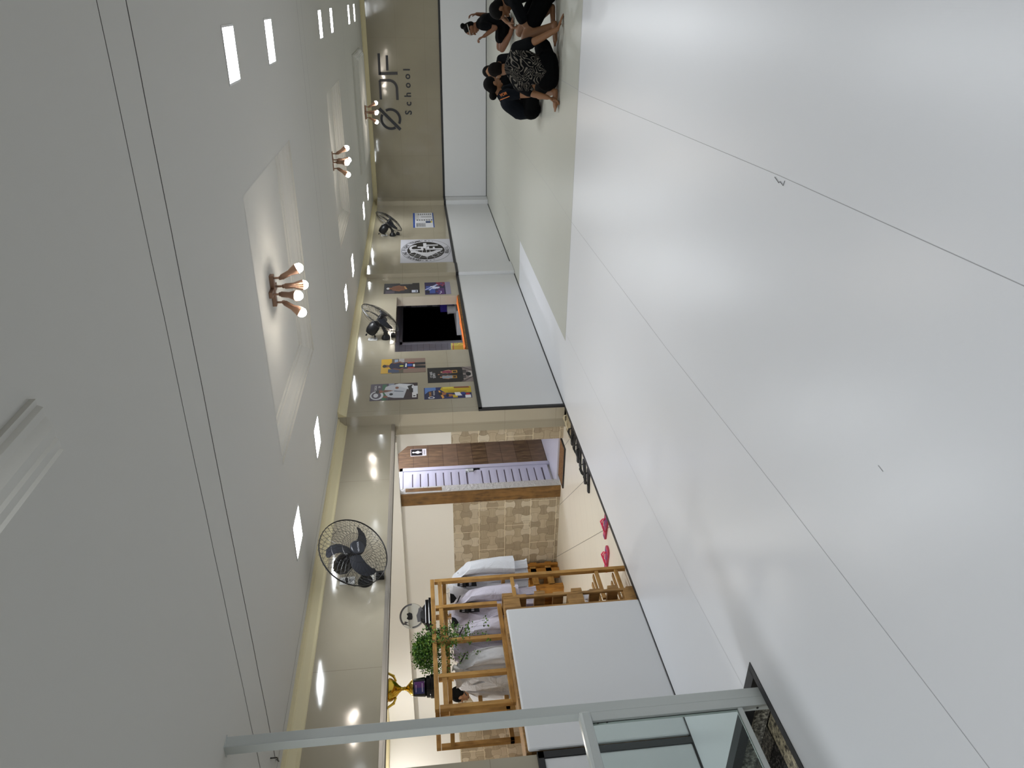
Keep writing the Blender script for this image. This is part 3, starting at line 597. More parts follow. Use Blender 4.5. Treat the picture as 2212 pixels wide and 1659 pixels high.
poster('yellow_shirt_poster', 'blue poster of people in yellow shirts, below the white kimono poster', 7.82, 8.112, 1.053, 1.618,
    [('#1f2a66', R_(0, .4, 1, 1)), ('#5f86c9', R_(.3, .75, 1, .98)), ('#22264c', blob(.25, .78, .5, .22)), ('#e0a24a', [(.0, .62), (.7, .7), (.72, .67), (.1, .58)]), ('#e8e8ee', blob(.12, .85, .1, .07)), ('#1f2a66', blob(.12, .85, .06, .045)), ('#c7ab24', [(.45, .0), (1, .0), (1, .62), (.8, .66), (.5, .55)]), ('#a58c1c', [(.5, .1), (.62, .1), (.66, .5), (.58, .5)]), ('#e3d04a', [(.85, .35), (1, .4), (1, .6), (.86, .6)]), ('#8a5236', [(.86, .02), (1, .05), (1, .36), (.88, .36)]), ('#a86c42', blob(.42, .6, .13, .07)), ('#1a1310', blob(.42, .66, .14, .04)), ('#a86c42', blob(.26, .46, .12, .07)), ('#1a1310', blob(.26, .51, .13, .03)), ('#c7ab24', R_(.05, .3, .3, .4)), ('#e8e8ee', [(.2, .2), (.5, .25), (.5, .36), (.2, .34)]), ('#b52a2a', R_(.25, .04, .4, .12)), ('#e8e8ee', R_(.0, .02, .24, .14)), ('#2b3a8c', R_(.3, .14, .5, .22))],
    '#242a60', texts=[('OURO', .42, .87, .07, '#e2a240', 0), ('MUNDIAL', .5, .79, .05, '#e8e8ec', 0)])

# ================================================================ HATCH (window in the left wall)
w_ = MB(); w_.box((XL - T, 9.19, 1.0), (XL, 11.24, 1.03), board_m); w_.box((XL + .012, 9.19, .995), (XL, 11.24, 1.03), board_m); w_.build('window_1', kind='structure')
svc = MB()
svc.box((-5.2, 9.17, -.05), (-5.3, 11.6, 2.4), white_tile); svc.box((-5.2, 11.6, -.05), (-5.3, 13.5, .95), white_tile); svc.box((-5.2, 11.6, 1.95), (-5.3, 13.5, 2.4), white_tile); svc.box((-5.2, 13.5, -.05), (-5.3, 15, 2.4), white_tile)
svc.box((-5.3, 9.17, -.05), (XL - T, 9.185, 2.4), white_wall); svc.box((-5.3, 15, -.05), (XL - T, 15.1, 2.4), white_wall); svc.box((-5.3, 9.17, 2.4), (XL - T, 15.1, 2.5), white_wall); svc.box((-5.3, 9.17, -.15), (XL - T, 15.1, -.05), white_tile)
svc.build('wall_service_passage', kind='structure')
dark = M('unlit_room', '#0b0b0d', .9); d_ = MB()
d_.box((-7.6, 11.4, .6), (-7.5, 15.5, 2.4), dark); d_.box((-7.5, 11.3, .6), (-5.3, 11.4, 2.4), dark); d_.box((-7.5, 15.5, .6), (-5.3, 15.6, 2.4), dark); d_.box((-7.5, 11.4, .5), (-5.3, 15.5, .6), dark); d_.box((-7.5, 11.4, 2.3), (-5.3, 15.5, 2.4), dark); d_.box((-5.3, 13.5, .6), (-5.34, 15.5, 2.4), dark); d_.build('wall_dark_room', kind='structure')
fr = MB(); al = M('grey_frame', '#9a9aa0', .4)
for a, b in (((-5.2, 11.56, .95), (-5.17, 11.6, 1.99)), ((-5.2, 11.56, 1.95), (-5.17, 13.5, 1.99)), ((-5.2, 13.46, .95), (-5.17, 13.5, 1.99))): fr.box(a, b, al)
fr.build('window_2', kind='structure')
# orange cloth on the hatch sill
m = MB(); rings = []
for i in range(25):
    y = 9.25 + 1.95 * i / 24; wv = .006 * math.sin(i * 1.9) + .012 * math.sin(i * .7)
    rings.append([(-4.37, y, 1.035), (-4.36, y, 1.045), (-4.3, y, 1.05 + wv * .4), (-4.248, y, 1.05 + wv), (-4.238 + wv * .3, y, 1.046 + wv), (XL + .0135, y, 1.042), (XL + .0135, y, 1.036 - .0 * wv), (-4.25, y, 1.034)])
m.loft(rings, M('orange_cloth', '#e8782a', .8)); m.build('orange_cloth', smooth=True, label='bright orange cloth laid along the sill of the hatch', cat='cloth')
m = MB(); m.box((-4.375, 9.44, 1.05), (-4.285, 9.52, 1.22), flat('#d8cf6a')); 
for k in range(14): yk = 9.445 + random.random() * .055; m.box((-4.285, yk, 1.055 + k * .01), (-4.2835, yk + .012, 1.062 + k * .01), flat('#7c5a2a'))
m.box((-4.376, 9.439, 1.185), (-4.284, 9.521, 1.2), flat('#c9806a')); m.build('patterned_box', bevel=.004, label='yellow patterned box standing at the near end of the hatch sill', cat='box')
MB().box((-5.0, 12.45, 1.03), (-4.75, 12.75, 1.28), M('purple_plastic', '#3a2a9a', .4)).build('purple_crate', bevel=.01, label='purple plastic box seen in the dark far corner of the hatch', cat='box')
m = MB(); m.box((-5.15, 11.75, .0), (-4.7, 12.9, 1.03), frame_w); m.build('service_counter', bevel=.01, label='white counter inside the hatch under the purple box', cat='counter')
m = MB(); m.lathe([(.07, 0), (.075, .1), (.08, .12), (.08, .135), (.02, .14)], (-4.85, 12.2, 1.03), frame_w); m.build('white_tub', smooth=True, label='round white tub on the counter inside the hatch', cat='tub')

# ================================================================ CORRIDOR DOOR AND SIGN
dl = M('door_white', '#c3c4d6', .35)
t = thing('slatted_door', 'white slatted metal door in the corridor, left of the wood-look wall', 'door', (-5.6, 8.1, -.04))
m = MB(); m.box((-5.6, 7.82, .03), (-5.572, 8.34, 1.94), M('door_shadow_gap', '#6b6470', .5)); m.build('leaf', t); m = MB(); m.box((-5.572, 7.84, .03), (-5.562, 8.3, .1), dl); m.box((-5.572, 7.84, .93), (-5.562, 8.3, 1.1), dl); m.box((-5.572, 8.24, .1), (-5.562, 8.3, 1.94), dl); m.box((-5.572, 7.84, 1.9), (-5.562, 8.24, 1.94), dl); m.build('rail', t)
for k in range(18):
    z = .12 + k * .1
    if 8 < k < 10: continue
    m = MB(); m.prism([(0, 0), (.008, .003), (.01, .04), (.008, .084), (0, .087)], dl, 0, .39); m.T = Mx.Identity(4)
    m.v = [(-5.57 + a, 7.87 + c, z + b) for a, b, c in m.v]; m.build('slat', t)
m = MB(); m.box((-5.57, 8.3, .0), (-5.55, 8.37, 1.98), dl); m.box((-5.57, 7.8, 1.94), (-5.55, 8.37, 1.98), dl); m.build('door_frame', t)
m = MB(); m.box((-5.57, 8.22, 1.02), (-5.545, 8.27, 1.12), steel); m.tube([(-5.545, 8.245, 1.09), (-5.53, 8.245, 1.09), (-5.53, 8.16, 1.09)], .006, steel, 8); m.build('handle', t)
t = thing('restroom_sign', 'small black and white women restroom sign on the wood-look corridor wall', 'sign', (-5.6, 8.9, 1.7))
m = MB(); m.box((-5.6, 8.73, 1.625), (-5.594, 8.9, 1.84), flat('#d8d8dc')); m.build('plate', t)
m = MB(); m.T = wallM(8.815, 1.755, -5.594); m.box((-.078, -.075, 0), (.078, .078, .001), flat('#0e0e12')); wt = flat('#f0f0f4')
m.add([(p[0], p[1], .0014) for p in blob(0, .045, .018, .018, 14)], [tuple(range(14))], wt); m.prism([(-.012, .024), (-.04, -.02), (-.03, -.022), (-.016, 0), (-.03, -.035), (-.012, -.035), (-.012, -.066), (-.002, -.066), (-.002, -.035), (.002, -.035), (.002, -.066), (.012, -.066), (.012, -.035), (.03, -.035), (.016, 0), (.03, -.022), (.04, -.02), (.012, .024)], wt, .001, .0014)
m.T = wallM(8.815, 1.65, -5.594); m.text('FEMININO', .026, flat('#202024'), .0006); m.build('symbol', t)

# ================================================================ DOORMAT AND SANDALS
dm = M('coir_mat', '#6f4d2c', .95); g = G(dm); g.color(g.ramp(g.noise(g.co((1, 1, 1)), 90, 3), [(.35, '#4a3018'), (.65, '#8f683c')]))
t = thing('doormat', 'brown rectangular doormat in front of the corridor door', 'doormat', (-5.08, 7.6, -.04))
MB().box((-5.37, 7.5, -.04), (-4.83, 7.8, -.024), dm).build('pile', t); m = MB()
for a, b in (((-5.385, 7.485, -.04), (-4.815, 7.5, -.022)), ((-5.385, 7.8, -.04), (-4.815, 7.815, -.022)), ((-5.385, 7.5, -.04), (-5.37, 7.8, -.022)), ((-4.83, 7.5, -.04), (-4.815, 7.8, -.022))): m.box(a, b, black_plastic)
m.build('rubber_border', t)
def sandal(heel, toe, L, label, sole, strap, group, side=1, top=None):
    heel = V((*heel, -.04)); d = V((toe[0] - heel.x, toe[1] - heel.y, 0)).normalized(); p = V((-d.y, d.x, 0))
    t = thing('flip_flop', label, 'flip-flop', heel, group)
    T_ = Mx(((d.x, p.x, 0, heel.x), (d.y, p.y, 0, heel.y), (0, 0, 1, heel.z), (0, 0, 0, 1)))
    W = L * .19; prof = [(0, .5), (.04, .62), (.2, .66), (.45, .68), (.7, .95), (.86, .98), (.96, .7), (1, .2)]
    o = [(a * L, b * W) for a, b in prof] + [(a * L, -b * W) for a, b in prof[::-1]]
    m = MB(); m.T = T_; m.prism(o[::-1] if False else o[::-1], sole, 0, .018); 
    if top: m.prism([(a * .96 + .005, b * .93) for a, b in o][::-1], top, .018, .0195)
    m.build('sole', t, bevel=.003)
    m = MB(); m.T = T_; tp = (L * .8, side * W * .15, .02)
    for s in (-1, 1): m.tube([tp, (L * .76, s * W * .25, .045), (L * .6, s * W * .7, .052), (L * .42, s * W * .78, .035), (L * .34, s * W * .68, .018)], [.004, .006, .008, .007, .005], strap, 8)
    m.build('strap', t, smooth=True)
pk, pk2 = M('pink_rubber', '#c2455c', .5), M('hot_pink_strap', '#e8285e', .4); pkt = M('pink_print', '#9a3a66', .5); g = G(pkt); g.color(g.ramp(g.noise(g.co((1, 1, 1)), 24, 2), [(.4, '#5a3a78'), (.6, '#c84468')]))
bk, bk2 = M('black_rubber', '#17181b', .5), M('black_strap', '#101114', .35); cr, cr2 = M('cream_rubber', '#b8ab8e', .6), M('cream_strap', '#cdc2a4', .5)
sandal((-4.561, 6.238), (-4.3, 6.314), 0.27, 'black flip-flop nearest the camera in the row along the mat edge', bk, bk2, 'black flip-flops along the mat edge', 1)
sandal((-4.563, 6.391), (-4.32, 6.545), 0.27, 'black flip-flop second from the near end of the black row, with a raised strap', bk, bk2, 'black flip-flops along the mat edge', -1)
sandal((-4.53, 6.67), (-4.275, 6.745), 0.26, 'black flip-flop third from the near end of the black row', bk, bk2, 'black flip-flops along the mat edge', 1)
sandal((-4.55, 6.79), (-4.29, 6.86), 0.26, 'black flip-flop fourth from the near end of the black row', bk, bk2, 'black flip-flops along the mat edge', -1)
sandal((-4.54, 7.14), (-4.29, 7.175), 0.26, 'black flip-flop at the far end of the black row, beside the cream ones', bk, bk2, 'black flip-flops along the mat edge', -1)
sandal((-4.532, 7.045), (-4.27, 7.0), 0.26, 'black flip-flop fifth from the near end of the black row', bk, bk2, 'black flip-flops along the mat edge', 1)
sandal((-4.525, 7.425), (-4.275, 7.45), 0.26, 'cream flip-flop closest to the tiled jamb of the opening', cr, cr2, 'cream flip-flops', -1)
sandal((-4.52, 7.27), (-4.27, 7.345), 0.26, 'cream flip-flop next to the last black one by the tiled jamb', cr, cr2, 'cream flip-flops', -1)
sandal((-4.56, 5.506), (-4.29, 5.5), 0.28, 'pink flip-flop with a printed sole lying against the black mat edge', pk, pk2, 'pink flip-flops', 1, top=pkt)
sandal((-4.848, 5.369), (-4.566, 5.382), 0.28, 'pink flip-flop with a printed sole lying nearer the clothes rack', pk, pk2, 'pink flip-flops', -1, top=pkt)
# ================================================================ PALLETS, RACK AND COUNTER
def pallet_bench(x0, x1, y0, y1, label, back='y'):
    t = thing('pallet_bench', label, 'bench', ((x0 + x1) / 2, (y0 + y1) / 2, -.04), 'benches made of stained pallets in the lobby')
    z = -.04
    def plank(nm, a, b, mt): MB().box(a, b, mt).build(nm, t, bevel=.004)
    if back == 'y':
        n = 4
        for k in range(n):
            yy = y0 + (y1 - .12 - y0) * (k + .1) / n; plank('seat_board', (x0, yy, .38), (x1, yy + .1, .4), orange_wood)
        plank('front_rail', (x0, y0, .28), (x1, y0 + .03, .38), orange_wood)
        for xx in (x0, (x0 + x1) / 2 - .05, x1 - .1):
            plank('leg', (xx, y0 + .03, z), (xx + .1, y0 + .12, .38), orange_woodz); plank('leg', (xx, y1 - .24, z), (xx + .1, y1 - .14, .38), orange_woodz)
            plank('back_upright', (xx, y1 - .08, z), (xx + .1, y1 - .04, .84), orange_woodz)
        for zz in (.0, .2): plank('lower_board', (x0, y1 - .04, zz + .04), (x1, y1 - .02, zz + .13), orange_wood); plank('side_rail', (x1 - .03, y0 + .1, zz + .06), (x1, y1 - .1, zz + .14), pine_y)
        for zz in (.42, .57, .73): plank('back_board', (x0, y1 - .1, zz), (x1, y1 - .08, zz + .11), orange_wood)
    else:
        for k in range(4):
            xx = x0 + .12 + (x1 - x0 - .12) * k / 4; plank('seat_board', (xx, y0, .38), (xx + .1, y1, .4), orange_woodz)
        for yy in (y0, (y0 + y1) / 2, y1 - .1):
            plank('leg', (x1 - .12, yy, z), (x1 - .02, yy + .1, .38), orange_woodz); plank('back_upright', (x0 + .04, yy, z), (x0 + .08, yy + .1, .84), orange_woodz)
        for zz in (.42, .57, .73): plank('back_board', (x0 + .08, y0, zz), (x0 + .1, y1, zz + .11), orange_woodz)
pallet_bench(-7.95, -6.66, 7.1, 7.66, 'stained pallet bench against the patterned tile wall with a white cushion on it')
pallet_bench(-9.35, -8.45, 7.1, 7.66, 'stained pallet bench in the far left corner of the lobby')
pallet_bench(-9.5, -8.95, 4.6, 6.7, 'stained pallet bench along the left lobby wall, seen beside the white post', 'x')
cush = M('white_cushion_cloth', '#d9d6d6', .9)
m = MB(); m.box((-7.35, 7.12, .4), (-6.72, 7.5, .47), cush); m.build('seat_cushion', bevel=.025, label='flat white cushion lying on the right-hand pallet bench', cat='cushion')

# pallet stood on edge at the end of the padded counter
t = thing('upright_pallet', 'weathered wooden pallet standing on its side at the end of the padded counter', 'pallet', (-4.6, 4.42, -.04))
def pb(nm, a, b): MB().box(a, b, pallet_m).build(nm, t, bevel=.004)
for z in (-.04, .42, .93): pb('block', (-4.35, 4.36, z), (-4.24, 4.46, z + .13))
for z in (-.04, .42, .93): pb('block', (-4.9, 4.36, z), (-4.75, 4.46, z + .13))
pb('stringer', (-4.262, 4.46, -.04), (-4.24, 4.485, 1.06)); pb('stringer', (-4.9, 4.335, -.04), (-4.24, 4.36, 1.06)); pb('stringer', (-4.9, 4.46, -.04), (-4.8, 4.485, 1.06))
for k, z in enumerate((-.03, .12, .27, .42, .57, .72, .87, .98)): pb('deck_board', (-4.9, 4.485, z), (-4.25 + .012 * (k % 2), 4.51 + .012 * (k % 2), z + .085))

# counter: padded front panel and wooden top
t = thing('padded_counter', 'low counter with a white padded front and a rough wooden top', 'counter', (-4.3, 3.7, -.04))
m = MB(); m.box((-4.238, YS + .02, .0), (-4.212, 4.32, 1.055), pad_m); m.build('padded_front', t, bevel=.012)
m = MB(); m.box((-4.36, YS + .02, 1.03), (-4.24, 4.335, 1.068), pallet_m); m.build('top_board', t, bevel=.004)
m = MB(); m.box((-4.5, YS + .02, 1.03), (-4.37, 4.335, 1.06), pallet_m); m.build('top_board', t, bevel=.004)
for y in (3.1, 3.7, 4.24): m = MB(); m.box((-4.48, y, -.04), (-4.25, y + .09, 1.03), pallet_m); m.build('post', t, bevel=.003)

# clothes rack of pine laths
RX, RB = -4.375, -4.775
t = thing('clothes_rack', 'tall pine lath clothes rack standing behind the padded counter', 'rack', (-4.57, 4.2, -.04))
def lath(nm, a, b, mt=None): return MB().box(a, b, mt or pine).build(nm, t, bevel=.002)
ps = (4.86, 4.554, 4.198, 3.865, 3.595); a_ = .017
for i, y in enumerate(ps):
    zb = -.04 if i in (0,) else 1.1
    lath('front_post', (RX - a_, y - a_, zb), (RX + a_, y + a_, 1.595))
    lath('back_post', (RB - a_, y - a_, -.04), (RB + a_, y + a_, 1.595))
    lath('cross_piece', (RB + a_, y - a_, 1.5), (RX - a_, y + a_, 1.53), pine_x)
for x in (RX, RB):
    lath('top_rail', (x - a_, 3.578, 1.597), (x + a_, 4.877, 1.63), pine_y)
    lath('bottom_rail', (x - a_ - .001, 3.578, 1.068), (x + a_, 4.537, 1.1), pine_y)
lath('middle_rail', (RX - a_, 3.61, 1.535), (RX + a_ - .004, 4.845, 1.568), pine_y)
lath('hanging_rail', (-4.65, 3.6, 1.5), (-4.622, 5.08, 1.53), pine_y)
lath('back_rail', (RB - .016, 3.9, 1.27), (RB + .016, 4.84, 1.3), pine_y)
lath('side_rail', (RB + a_, 4.846, 1.597), (RX - a_, 4.874, 1.63), pine_x)
for z in (.2, .03):
    lath('shelf_rail', (RX - .012, 4.515, z), (RX + .012, 4.843, z + .03), pine_y); lath('shelf_rail', (RB - .012, 4.515, z), (RB + .012, 4.843, z + .03), pine_y)
    for k in range(4): lath('shelf_slat', (RX - .07 - .09 * k, 4.53, z + .03), (RX - .03 - .09 * k, 4.85, z + .042), pine_y)
lath('side_rail', (RB, 4.846, 1.0), (RX - a_, 4.874, 1.03), pine_x); lath('shelf_rail', (RX - .012, 4.52, .93), (RX + .012, 4.843, .96), pine_y)
# bag on the shoe shelf
bag = M('clear_plastic_bag', '#dcdde6', .15, trans=.35, alpha=.9); m = MB()
m.ell((-4.5, 4.66, .29), (.06, .09, .055)); m.cap((-4.5, 4.68, .3), (-4.47, 4.7, .39), .035, .012); m.cap((-4.46, 4.62, .28), (-4.44, 4.6, .36), .03, .01); m.ms = [bag]; m.build('plastic_bag', remesh=.012, sm=1, label='small knotted clear plastic bag on the shoe shelf of the rack', cat='bag')

# ---------------- trophies and fern on the rack
t = thing('gold_trophy', 'large gold cup trophy with two handles on a black plinth, on the rack', 'trophy', (-4.57, 3.93, 1.63))
cx, cy = -4.57, 3.96; z = 1.63
m = MB(); m.lathe([(.085, 0), (.085, .025), (.078, .03), (.078, .055), (.062, .062), (.07, .068), (.062, .15), (.055, .155), (.0, .157)], (cx, cy, z), gloss_black); m.build('plinth', t, smooth=True)
m = MB(); pr = [(.06, .157), (.058, .165), (.03, .19), (.012, .21), (.016, .218), (.012, .226), (.014, .24), (.03, .26), (.06, .285), (.078, .31), (.084, .33), (.078, .336), (.084, .342), (.088, .4), (.09, .44), (.097, .45), (.097, .46), (.09, .462)]
m.lathe(pr, (cx, cy, z), gold, n=36); m.lathe([(.095, .46), (.09, .47), (.05, .51), (.015, .53), (.012, .56), (.0, .57)], (cx, cy, z), gold); m.build('cup', t, smooth=True)
for s in (-1, 1):
    m = MB(); d = V((.35 * s, .94 * s, 0)); c0 = V((cx, cy, z))
    pts = [c0 + d * .06 + V((0, 0, .28)), c0 + d * .1 + V((0, 0, .3)), c0 + d * .15 + V((0, 0, .38)), c0 + d * .165 + V((0, 0, .44)), c0 + d * .14 + V((0, 0, .47)), c0 + d * .1 + V((0, 0, .445))]
    m.tube(pts, [.006, .01, .007, .011, .007, .009], gold, 8)
    for p in pts[1:5]: m.ell(p, (.011, .011, .011), gold, n=8, h=6)
    m.build('handle', t, smooth=True)
m = MB(); d = V((.73, -.68, 0)); r = V((.68, .73, 0)); o = V((cx, cy, z)) + d * .0725
m.T = Mx(((r.x, 0, d.x, o.x), (r.y, 0, d.y, o.y), (r.z, 1, d.z, o.z + .108), (0, 0, 0, 1))) @ Mx.Rotation(.05, 4, 'X'); m.box((-.042, -.036, 0), (.042, .036, .002), flat('#6a3f86')); m.box((-.042, -.036, .002), (-.0, .036, .0024), flat('#3b3f7c'))
m.text('1 LUGAR', .02, flat('#d8d0e6'), .001)
for k in range(3): m.box((-.03, -.024 - .0 * k + .045 * (k > 0) - .0, .002), (.03 - .01 * k, -.018 + .045 * (k > 0), .003), flat('#c9c0dc'))
m.build('name_plate', t)
t = thing('glass_award', 'round clear award with grey print on a stepped black base, on the rack', 'trophy', (-4.57, 4.68, 1.63))
cx, cy = -4.57, 4.69; m = MB()
for (w1, w2, z0, z1) in ((.15, .05, 0, .022), (.135, .042, .022, .05)): m.box((cx - w2, cy - w1, 1.63 + z0), (cx + w2, cy + w1, 1.63 + z1), gloss_black)
m.add([(cx + a * .032, cy + b * .1, 1.68) for a, b in ((-1, -1), (1, -1), (1, 1), (-1, 1))] + [(cx + a * .02, cy + b * .045, 1.72) for a, b in ((-1, -1), (1, -1), (1, 1), (-1, 1))], [(0, 1, 2, 3), (7, 6, 5, 4), (0, 4, 5, 1), (1, 5, 6, 2), (2, 6, 7, 3), (3, 7, 4, 0)], gloss_black); m.build('base', t, bevel=.003)
AW = Mx.Translation((cx, cy, 1.79)) @ Mx.Rotation(-.55, 4, 'Z')
m = MB(); m.T = AW; m.lathe([(.0, -.006), (.1, -.006), (.104, 0), (.1, .006), (.0, .006)], (0, 0, 0), M('clear_acrylic', '#e8eef0', .03, trans=.92, ior=1.2), (1, 0, 0), 40); m.build('disc', t, smooth=True)
m = MB(); m.T = AW @ wallM(0, 0, .0065)
n = 40; o = [(.1 * math.cos(2 * PI * k / n), .1 * math.sin(2 * PI * k / n), 0) for k in range(n)]; i_ = [(.088 * math.cos(2 * PI * k / n), .088 * math.sin(2 * PI * k / n), 0) for k in range(n)]
gm = flat('#6a6a6e'); m.add(o + i_, [(k, (k + 1) % n, n + (k + 1) % n, n + k) for k in range(n) if (k // 5) % 4 != 3], gm)
m.prism([(-.05, -.08), (.055, -.075), (.06, -.055), (.03, -.05), (.0, -.035), (-.055, -.045)], gm, 0, .0006); m.prism([(-.03, .0), (-.01, -.005), (.02, .0), (.03, .02), (.02, .045), (.0, .035), (-.02, .045), (-.03, .03)], flat('#141416'), 0, .0008); m.prism([(-.08, .02), (-.06, .05), (-.05, .03), (-.04, .06), (-.065, .07)], gm, 0, .0006)
m.build('print', t)

fern_m = M('fern_green', '#3f6b22', .6); g = G(fern_m); g.color(g.ramp(g.noise(g.co((1, 1, 1)), 30, 2), [(.3, '#22481a'), (.5, '#4a7a28'), (.7, '#8fae46')]))
t = thing('potted_fern', 'trailing green maidenhair fern in a black pot on top of the rack', 'plant', (-4.5, 4.2, 1.63))
cx, cy = -4.5, 4.24
m = MB(); m.lathe([(.045, 0), (.06, .09), (.064, .095), (.064, .105), (.0, .1)], (cx, cy, 1.63), black_plastic); m.build('pot', t, smooth=True)
lf = MB(); stm = MB(); sm_ = M('fern_stem', '#2c2416', .6)
for k in range(84):
    a = random.uniform(0, 2 * PI) if k > 26 else random.uniform(-1.25, .55); d = V((math.cos(a), math.sin(a), 0)); L = random.uniform(.14, .28); up = random.uniform(.0, .09); fall = random.uniform(.04, .3) if k < 27 else random.uniform(.18, .55)
    if d.x < 0: fall *= .4
    pts = []
    for i in range(9):
        s = i / 8; pts.append(V((cx, cy, 1.73)) + d * (L * (s ** .8)) * .75 + V((0, 0, up * 2.6 * s * (1 - s) - fall * s * s)) + V((random.uniform(-1, 1), random.uniform(-1, 1), 0)) * .008)
    stm.tube(pts, .0009, sm_, 3)
    for i in range(2, 9):
        for j in range(11):
            c = pts[i] + V((random.gauss(0, 1), random.gauss(0, 1), random.gauss(0, .9))) * .015
            nrm = V((random.gauss(0, 1), random.gauss(0, 1), random.gauss(.6, 1))).normalized(); u, w2 = lf.frame(nrm); r = random.uniform(.005, .0105)
            lf.add([c + u * r, c + w2 * r * .8, c - u * r, c - w2 * r * .8], [(0, 1, 2, 3)], fern_m)
f_ = lf.build('foliage', t); f_['kind'] = 'stuff'; stm.build('stems', t)

# ================================================================ HANGING KIMONO JACKETS
gi_w = M('kimono_cotton', '#e2e4ea', .85); g = G(gi_w); g.bump(g.noise(g.co((1, 1, 1)), 9, 4, .6, .8), .5, .03)
gi_l = M('kimono_cotton_lilac', '#d3cedd', .85); g = G(gi_l); g.bump(g.noise(g.co((1, 1, 1)), 8, 4, .6, .8), .5, .03)
gi_p = M('kimono_patch_black', '#141418', .7); gi_in = M('kimono_dark_lining', '#1c1d22', .8)
def jacket(c, yaw, L, label, mt, wid=.25, patches=True, arm=1.0, closed=False):
    t = thing('kimono_jacket', label, 'jacket', c, 'kimono jackets hanging on the rack')
    T_ = Mx.Translation(c) @ Mx.Rotation(yaw, 4, 'Z'); rnd = random.Random(int(abs(c[1]) * 1000))
    m = MB(); m.T = T_; rings = []; n = 40
    for i, (z, a, b, f) in enumerate(((-.02, .06, .045, 0), (-.04, .1, .055, 0), (-.075, wid * .72, .07, .0), (-.13, wid * .92, .085, .004), (-.25, wid * .98, .095, .01), (-.4, wid, .1, .018), (-.55, wid * 1.03, .105, .024), (-.68, wid * 1.06, .11, .028), (-L, wid * 1.1, .115, .032))):
        rings.append([(a * math.cos(2 * PI * k / n) * (1 + f * 1.5 * math.sin(7 * 2 * PI * k / n + 1)), b * math.sin(2 * PI * k / n) + f * math.sin(11 * 2 * PI * k / n + i * .25), z) for k in range(n)])
    m.loft(rings, mt); b_ = m.build('body_cloth', t, smooth=True)
    for s in (-1, 1):
        m = MB(); m.T = T_; pts = [(s * wid * .72, 0, -.1), (s * (wid - .01), .0, -.16), (s * (wid + .01 * arm), -.01, -.3), (s * (wid + .015 * arm), -.02, -.45), (s * (wid + .01 * arm), -.03, -.58)]
        rr = []; 
        for i, p in enumerate(pts):
            r = (.07, .078, .075, .08, .088)[i]; tl = (.9, .7, .3, .12, 0)[i]
            rr.append([(p[0] + r * .8 * math.cos(2 * PI * k / 24) * (1 - tl * .3) * (1 + .1 * math.sin(5 * 2 * PI * k / 24 + i)), p[1] + r * math.sin(2 * PI * k / 24) * (1 + .08 * math.sin(6 * 2 * PI * k / 24 + i)), p[2] + (r * tl * math.cos(2 * PI * k / 24)) * -s) for k in range(24)])
        m.loft(rr if s > 0 else rr, mt); m.build('sleeve', t, smooth=True)
    for s in (-1, 1):   # lapels crossing on the front (-y side)
        m = MB(); m.T = T_
        P = [(s * .03, .03, -.0), (s * .07, .0, -.015), (s * .075, -.055, -.05), (s * .055, -.1, -.16), (s * .01, -.118, -.3), (-s * .045, -.128, -.45), (-s * .07, -.135, -L + .02)]
        W2 = (.022, .022, .024, .026, .027, .027, .027)
        rr = [[(p[0] - w_, p[1], p[2] + .008 * s), (p[0] + w_, p[1] + .004, p[2]), (p[0] + w_, p[1] + .014, p[2]), (p[0] - w_, p[1] + .012, p[2])] for p, w_ in zip(P, W2)]
        m.loft(rr, mt); m.build('lapel', t, smooth=False, bevel=.004)
    m = MB(); m.T = T_; m.ms = [gi_in if patches else mt]
    m.v = [tuple(T_ @ V((p[0], -.088 - .07 * (-p[1]), p[1]))) for p in ((-.05, -.02), (.05, -.02), (.04, -.05), (-.0, -.075), (-.04, -.05))]; m.f = [(0, 1, 2, 3, 4)]; m.mi = [0]; m.build('inner_lining', t)
    if patches:
        for s in (-1, 1):
            for (za, zb, wa, wb) in ((-.085, -.15, .05, .07), (-.15, -.24, .065, .06)):
                m = MB(); m.T = T_; x0 = s * wid * .62; q = [(x0 - wa * .6, -.082, za), (x0 + wa * .6, -.074, za - .01), (x0 + wb * .7, -.098, zb), (x0 - wb * .5, -.106, zb - .01)]
                m.add([(a, b - .01, c_) for a, b, c_ in q] + [(a, b + .01, c_) for a, b, c_ in q], [(0, 1, 2, 3), (7, 6, 5, 4), (0, 4, 5, 1), (1, 5, 6, 2), (2, 6, 7, 3), (3, 7, 4, 0)], gi_p)
                for k in range(3): m.add([(x0 - .02 + .016 * k, -.112, (za + zb) / 2 - .01), (x0 - .01 + .016 * k, -.112, (za + zb) / 2 - .01), (x0 - .01 + .016 * k, -.112, (za + zb) / 2 + .012), (x0 - .02 + .016 * k, -.112, (za + zb) / 2 + .012)], [(0, 1, 2, 3)], flat('#b9b9c0'))
                m.build('patch', t)
    m = MB(); m.T = T_; m.tube([(0, 0, -.03), (0, 0, .02), (.012, 0, .035), (.012, .0, .052), (0, 0, .06), (-.012, 0, .054)], .002, steel, 6); m.tube([(-.19, 0, -.1), (-.05, 0, -.03), (.05, 0, -.03), (.19, 0, -.1)], .005, black_plastic, 6); m.build('hanger', t)
    return t
jacket((-4.636, 5.0, 1.485), .2, .7, 'bright white kimono jacket hanging at the far end of the rack', gi_w, .235)
jacket((-4.636, 4.7, 1.485), .35, .74, "lilac-white kimono jacket with black shoulder patches, second from the rack's far end", gi_l, .19)
jacket((-4.636, 4.36, 1.485), .25, .74, 'plain lilac kimono jacket in the middle of the rack behind the fern', gi_l, .18, False)
jacket((-4.636, 4.1, 1.485), .2, .74, 'plain white kimono jacket at the near end of the rack', gi_w, .15, False)

